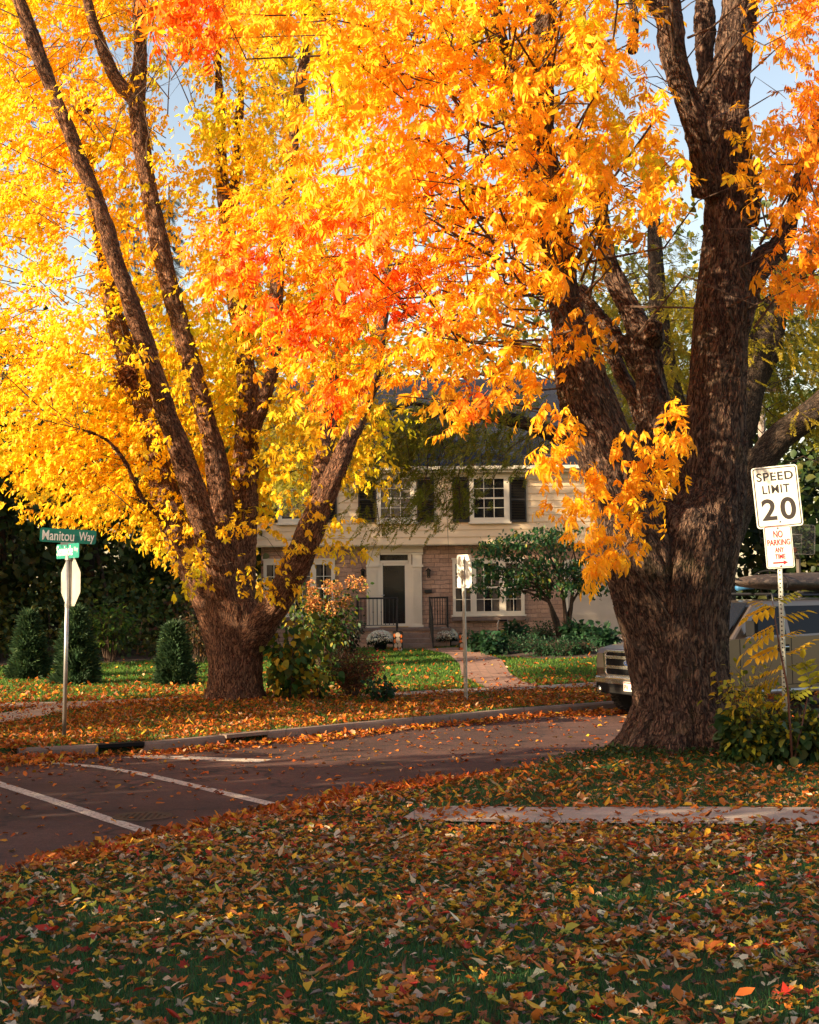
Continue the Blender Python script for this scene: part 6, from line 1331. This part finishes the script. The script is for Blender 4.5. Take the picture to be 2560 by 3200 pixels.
leaf_cloud('foliage', PIN, pos, unit(dv_), sc_.clip(.6, 1.25), jitter_col(np.array([(0.72, 0.40, 0.02), (0.55, 0.36, 0.02), (0.34, 0.30, 0.03)])[rng.choice(3, n)], n, .12), M['leaf'], sap, sb, .45); shift(mb, sb).build('stem', plain('red_stem', (0.14, 0.05, 0.03), .7), sap, True)
for i, (px, py, h, s, k) in enumerate(((2330, 2330, 1.2, .42, 0), (2400, 2345, .45, .4, 1), (2470, 2350, .4, .4, 1), (2545, 2340, .5, .45, 1), (2365, 2340, .95, .4, 0), (2430, 2335, .6, .35, 0), (2310, 2340, .55, .22, 1), (2600, 2330, .6, .45, 1), (2510, 2325, .8, .4, 0))):
    c = P(px, py, 18.15)
    shrub('weed_clump', ['tall yellow green weeds against the right side of the thick trunk', 'dark green ground plant before the speed limit post', 'dark green plant just right of the speed limit post foot', 'leafy weeds at the right edge by the road', 'yellowing weeds between the trunk and the sign post', 'yellowing weeds right at the sign post foot', 'small ivy tuft touching the thick trunk', 'weeds reaching past the right edge', 'yellow weeds between post and right edge'][i], 'weeds', c, (20, h, s, .005), (18, OVAL if k == 0 else BIG, (.55, .95), ([(0.55, 0.38, 0.02), (0.34, 0.30, 0.02), (0.14, 0.18, 0.02)] if k == 0 else [(0.03, 0.07, 0.02), (0.05, 0.09, 0.025), (0.12, 0.13, 0.02)]), .4, .1), 'green', group='weeds by the sign post')
# squirrel nests in the yellow tree
for (px, py, d, r, lab) in ((400, 1175, -1.6, .24, 'brown leafy squirrel nest against the leaning left trunk of the yellow tree'), (258, 350, 2.6, .22, 'small nest of twigs and dead leaves high on the broken stem')):
    c = P(px, py, YL + d); n = 420; dd = unit(rng.normal(0, 1, (n, 3))); o = leaf_cloud('nest', OVAL, c + dd * r * rng.uniform(.3, 1, (n, 1)), unit(rng.normal(0, 1, (n, 3))), rng.uniform(.6, 1.0, n), jitter_col((0.20, 0.065, 0.022), n, .3), M['dry'], None, np.zeros(3)); tag(o, lab, 'nest')
# unseen trees added beyond the left edge, placed and sized to cast shade
SHADE = [(-13.5, -3.0, 9.5, 3.4, 'unseen shade tree outside the left edge nearest the camera'), (-14.5, 3.2, 9.0, 3.0, 'unseen shade tree outside the left edge level with the foreground lawn'), (-17.5, 9.2, 10.5, 2.6, 'tall unseen shade tree outside the left edge across the side road'),
         (-17.0, 14.0, 5.2, 2.1, 'low unseen shade tree outside the left edge before the stop sign'), (-11.8, 20.6, 7.3, 1.0, 'slender high crowned shade tree, added unseen outside the left edge beside the stop sign'), (-18.5, 20.2, 8.0, 2.2, 'unseen shade tree outside the left edge level with the stop sign'), (-18.5, 38.0, 15.0, 3.4, 'tallest shade tree, added unseen outside the left edge level with the lawn'), (-15.0, 41.0, 12.5, 2.6, 'slender shade tree, added unseen outside the left edge between lawn and wood'), (-23.0, 45.0, 11.0, 3.2, 'tall unseen shade tree outside the left edge level with the wood')]  # slender one added to shade the truck nose, two tallest the house front
for (x, y, h, r, lab) in SHADE:
    bg_tree('shade_tree', lab, 'tree', (x, y, .1), [(x, y, h * .66, r, r * 1.2, h * .33), (x, y, h * .3, r * .8, r * 1.1, h * .3)] if r > 1.5 else [(x, y, 6.4, 1.7, 1.0, .75)], 320 if r > 1.5 else 90, 11, 4.4, GY[:2] + GD[:1], (h * .5, .25), 'green', group='unseen shade trees beyond the left edge', spread=(.6, .6, .5) if r > 1.5 else (.3, .3, .2))

# ------------------------------------------------------------------ grass and fallen leaves
def maple_leaf():
    a = np.radians([-90, -62, -48, -30, -8, 2, 22, 38, 52, 70, 90]); r = np.array([.28, .42, .26, .62, .34, .58, .95, .50, .60, .66, 1.05])
    x = r * np.cos(a); y = r * np.sin(a) + .15; pts = list(zip(x, y)) + [(-p, q) for p, q in list(zip(x, y))[-2:0:-1]]
    v = [(0, 0.1, .0)] + [(p * .055, q * .055, 0) for p, q in pts]; v[0] = (0, .004, -.004); m = len(pts)
    return np.array(v, float), [], [(0, 1 + i, 1 + (i + 1) % m) for i in range(m)]
ML = [maple_leaf()]; FL = [tuple(np.array(x) if i == 0 else x for i, x in enumerate(leaflet(.115, .048, .5, .3))), tuple(np.array(x) if i == 0 else x for i, x in enumerate(leaflet(.10, .055, .9, .8)))]
def litter(name, pts, cols, probs, size, maple=.4, lift=.012, tilt=.38, curl=4.0, z=None):
    n = len(pts); z = H(pts[:, 0], pts[:, 1]) if z is None else z; pos = np.column_stack([pts, z + lift + rng.random(n) * .035 * (tilt / .38)])
    a = rng.uniform(0, 6.283, n); X = np.stack([np.cos(a), np.sin(a), rng.normal(0, tilt, n)], -1); R = frames(X, np.array([0, 0, 1.0]) + rng.normal(0, tilt, (n, 3)))
    base = np.array(cols)[rng.choice(len(cols), n, p=np.array(probs) / sum(probs))]; col = jitter_col(base, n, .22); cu = rng.normal(0, curl, (n, 2)).clip(-1.3 * curl, 1.3 * curl) + curl * .4; sc = size * rng.uniform(.65, 1.25, n)
    kind = rng.random(n); parts = []
    for tm, m in ((ML[0], kind < maple), (FL[0], (kind >= maple) & (kind < (1 + maple) / 2)), (FL[1], kind >= (1 + maple) / 2)):
        if m.any(): parts.append(scatter(tm, pos[m], R[m], sc[m], col[m], cu[m], .0055))
    j = join(parts); return tag(np_mesh(name, j[0], j[1], j[2], j[3], M['dry']), kind='stuff')
def ground_pts(n, x0, x1, y0, y1, keep):
    out = np.zeros((0, 2))
    while len(out) < n:
        p = np.stack([rng.uniform(x0, x1, n), rng.uniform(y0, y1, n)], -1); out = np.concatenate([out, p[keep(p)]])
    return out[:n]
off_road = lambda p: ~in_poly(p[:, 0], p[:, 1], ROAD)
paved = lambda p: np.any([in_poly(p[:, 0], p[:, 1], q) for q in PAVED], 0)
view = lambda p, m=.8: np.abs(p[:, 0]) < p[:, 1] * .275 + m
fbm = lambda p, s, k: vnoise(np.column_stack([p * s, p[:, 0] * 0]), k)
sw_y0 = min(q[1] for q in SW_NEAR); sw_y1 = max(q[1] for q in SW_NEAR)
CN = [(0.52, 0.15, 0.022), (0.38, 0.12, 0.04), (0.56, 0.37, 0.21), (0.64, 0.34, 0.025), (0.17, 0.07, 0.045), (0.46, 0.04, 0.02), (0.42, 0.37, 0.05), (0.62, 0.50, 0.31), (0.26, 0.17, 0.14)]
PN = [.30, .15, .11, .17, .06, .07, .05, .05, .04]
near_side = lambda p: in_poly(p[:, 0], p[:, 1], NEARSIDE)
yc = lambda p: np.where(p[:, 0] > .15, 13.95, 99.0)
in_sw = lambda p: in_poly(p[:, 0], p[:, 1], SW_NEAR)
near = lambda p: near_side(p) & view(p) & ~in_sw(p) & (p[:, 1] < yc(p))
litter('fallen_leaves', ground_pts(14000, -5, 5, 5.4, 16.5, lambda p: near(p) & (rng.random(len(p)) < .05 + 1.1 * fbm(p, 1.5, 81) * fbm(p, 4.0, 80) ** .5 + .07 + .35 * np.clip((p[:, 1] - 9) / 4, 0, 1))), CN, PN, .74, .68, tilt=.30, lift=.022, curl=3.5)
litter('fallen_leaves', ground_pts(4500, -5, 5, 5.4, 16.5, lambda p: near(p)), CN[:5] + CN[6:], PN[:5] + PN[6:], .40, .3, tilt=.3, lift=.018, curl=4)
CO = [(0.50, 0.14, 0.018), (0.40, 0.085, 0.014), (0.60, 0.26, 0.02), (0.26, 0.09, 0.03), (0.52, 0.34, 0.03), (0.45, 0.26, 0.14)]; PO = [.36, .28, .11, .16, .03, .06]
nearR = lambda p: near_side(p) & view(p) & ~in_sw(p) & (p[:, 1] >= yc(p))
litter('fallen_leaves', ground_pts(5200, 0, 7, 13.9, 26, lambda p: nearR(p) & (rng.random(len(p)) < .3 + fbm(p, .9, 82))), CN[:4] + CO, PN[:4] + [.3 * v for v in PO], .8, .35, tilt=.3)
litter('fallen_leaves', ground_pts(330, .0, 5, sw_y0, sw_y1, lambda p: in_sw(p) & (rng.random(len(p)) < .22 + .9 * (dist_line(p[:, 0], p[:, 1], SW_NEAR) < .12) + np.exp(-(p[:, 0] - .1) / .5))), CO, PO, .9, .4, .03, .25)
q = ground_pts(3600, -3.6, 1.6, 11.5, 18, lambda p: near_side(p) & ~in_sw(p) & (dist_line(p[:, 0], p[:, 1], NEAR_LINE) < .15 + .9 * fbm(p, 1.2, 79) ** 1.3)); litter('fallen_leaves', q, [(0.50, 0.12, 0.014), (0.42, 0.07, 0.012), (0.58, 0.22, 0.02), (0.24, 0.08, 0.03)], [.35, .35, .15, .15], .8, .3, .015, .3)
# leaves on the road: scattered, drifted along both edges
in_road = lambda p: in_poly(p[:, 0], p[:, 1], ROAD)
dn_ = lambda p: dist_line(p[:, 0], p[:, 1], NEAR_LINE); df_ = lambda p: dist_line(p[:, 0], p[:, 1], FAR_LINE)
zero = lambda p: np.zeros(len(p))
def road_litter(n, x0, x1, y0, y1, keep, cols, probs, size, lift=.006, tilt=.22, mp=.25):
    q = ground_pts(n, x0, x1, y0, y1, lambda p: in_road(p) & view(p) & keep(p)); litter('fallen_leaves', q, cols, probs, size, mp, lift, tilt, 2.5, zero(q))
road_litter(1500, -7, 9, 9, 33, lambda p: rng.random(len(p)) < .12 + .8 * np.exp(-df_(p) / 1.2) + .25 * fbm(p, .8, 83), CO, PO, .85)
road_litter(3000, -7, 9, 18, 33, lambda p: df_(p) < .25 + .5 * fbm(p, .9, 84), CO, PO, .85, .012, .4)
road_litter(2600, -3.2, 1.4, 12.0, 18, lambda p: dn_(p) < .05 + .26 * fbm(p, 1.3, 85) + .25 * np.exp(-((p[:, 0] - .2) ** 2 + (p[:, 1] - 15.2) ** 2) / 1.5), CO, [.30, .34, .10, .16, .05, .05], .9, .03, .5)
far_side = lambda p: off_road(p) & ~near_side(p) & view(p)
sw_far_d = lambda p: dist_line(p[:, 0], p[:, 1], SW_FAR_LINE)
SW_FAR_LINE = g2([(-900, 2224), (240, 2200), (700, 2186), (1218, 2170), (1700, 2146), (2560, 2099)], 0.16)
verge = lambda p: far_side(p) & (p[:, 1] < np.interp(p[:, 0], [q[0] for q in SW_FAR_LINE], [q[1] for q in SW_FAR_LINE]) + .3)
litter('fallen_leaves', ground_pts(19000, -9, 9, 19, 36, lambda p: verge(p) & ((~paved(p)) | (rng.random(len(p)) < .25)) & (rng.random(len(p)) < .45 + .8 * fbm(p, .8, 86))), CO, PO, .72, .25, .014, .40)
yard = lambda p: far_side(p) & ~verge(p) & (p[:, 1] < 47)
litter('fallen_leaves', ground_pts(4600, -12, 11, 28, 47, lambda p: yard(p) & (rng.random(len(p)) < np.clip(np.exp(-(p[:, 1] - 31) / 2.4) + .06, 0, 1) * (.3 + fbm(p, .7, 87)) * np.where(paved(p), .35, 1))), CO, PO, .95, .25, .02, .4)
# leaves heaped at the left corner of the kerb
lk = G(20, 2385, 0)[:2]; q = rng.normal(0, 1, (700, 2)) * [.55, .4] + lk; litter('fallen_leaves', q, CO, PO, .9, .25, .02, .6, 3, np.maximum(H(q[:, 0], q[:, 1]), 0) + .03 * rng.random(700))
# grass blades
def grass(name, pts, h, wid, cols, probs):
    n = len(pts); z = H(pts[:, 0], pts[:, 1]); a = rng.uniform(0, 6.283, n); hh_ = h * rng.uniform(.5, 1.25, n); ln = rng.normal(0, .45, (n, 2)) * hh_[:, None]; sx = np.stack([np.cos(a), np.sin(a)], -1) * (wid * rng.uniform(.6, 1.2, n))[:, None]
    b0 = np.column_stack([pts - sx, z - .01]); b1 = np.column_stack([pts + sx, z - .01]); m0 = np.column_stack([pts + ln * .35 - sx * .8, z + hh_ * .6]); m1 = np.column_stack([pts + ln * .35 + sx * .8, z + hh_ * .6]); t = np.column_stack([pts + ln, z + hh_])
    V = np.stack([b0, b1, m1, m0, t], 1).reshape(-1, 3); o = np.arange(n)[:, None] * 5; c = jitter_col(np.array(cols)[rng.choice(len(cols), n, p=np.array(probs) / sum(probs))], n, .2)
    return tag(np_mesh(name, V, o + np.array([[0, 1, 2, 3]]), o + np.array([[3, 2, 4]]), np.repeat(c, 5, 0), M['grass']), kind='stuff')
GC = [(0.032, 0.105, 0.036), (0.045, 0.135, 0.038), (0.08, 0.16, 0.035), (0.16, 0.15, 0.05)]
gk = lambda p, s: rng.random(len(p)) < s + fbm(p, 1.6, 91)
grass('grass', ground_pts(120000, -5, 5, 5.2, 16.5, lambda p: near(p) & ~paved(p) & gk(p, .35)), .043, .0028, GC, [.4, .35, .2, .05])
grass('grass', ground_pts(26000, -2, 7.5, 14, 27, lambda p: nearR(p) & ~paved(p) & gk(p, .3)), .055, .004, GC, [.35, .35, .2, .1])
GF = [(0.055, 0.14, 0.022), (0.085, 0.19, 0.026), (0.14, 0.23, 0.03), (0.20, 0.21, 0.05)]
grass('grass', ground_pts(22000, -9, 9, 19, 36, lambda p: verge(p) & ~paved(p) & gk(p, .2)), .06, .006, GF, [.35, .3, .2, .15])
grass('grass', ground_pts(80000, -13, 12, 27, 48, lambda p: yard(p) & ~paved(p) & gk(p, .5)), .065, .008, GF, [.3, .4, .25, .05])
# ivy round the foot of the thick trunk
n = 1500; a = rng.uniform(-2.9, -.2, n); r_ = .75 + np.abs(rng.normal(0, .45, n)); q = np.stack([R_BASE[0] + np.cos(a) * r_ * 1.3, R_BASE[1] + np.sin(a) * r_ * .9], -1); q = q[near_side(q)]; n = len(q)
o = leaf_cloud('ivy', OVAL, np.column_stack([q, H(q[:, 0], q[:, 1]) + rng.uniform(.02, .10, n)]), unit(rng.normal(0, 1, (n, 3)) * [1, 1, .4]), rng.uniform(.35, .65, n), jitter_col(np.array(gG)[rng.integers(0, 2, n)] * .7, n, .2), M['green'], None, np.zeros(3)); tag(o, kind='stuff')
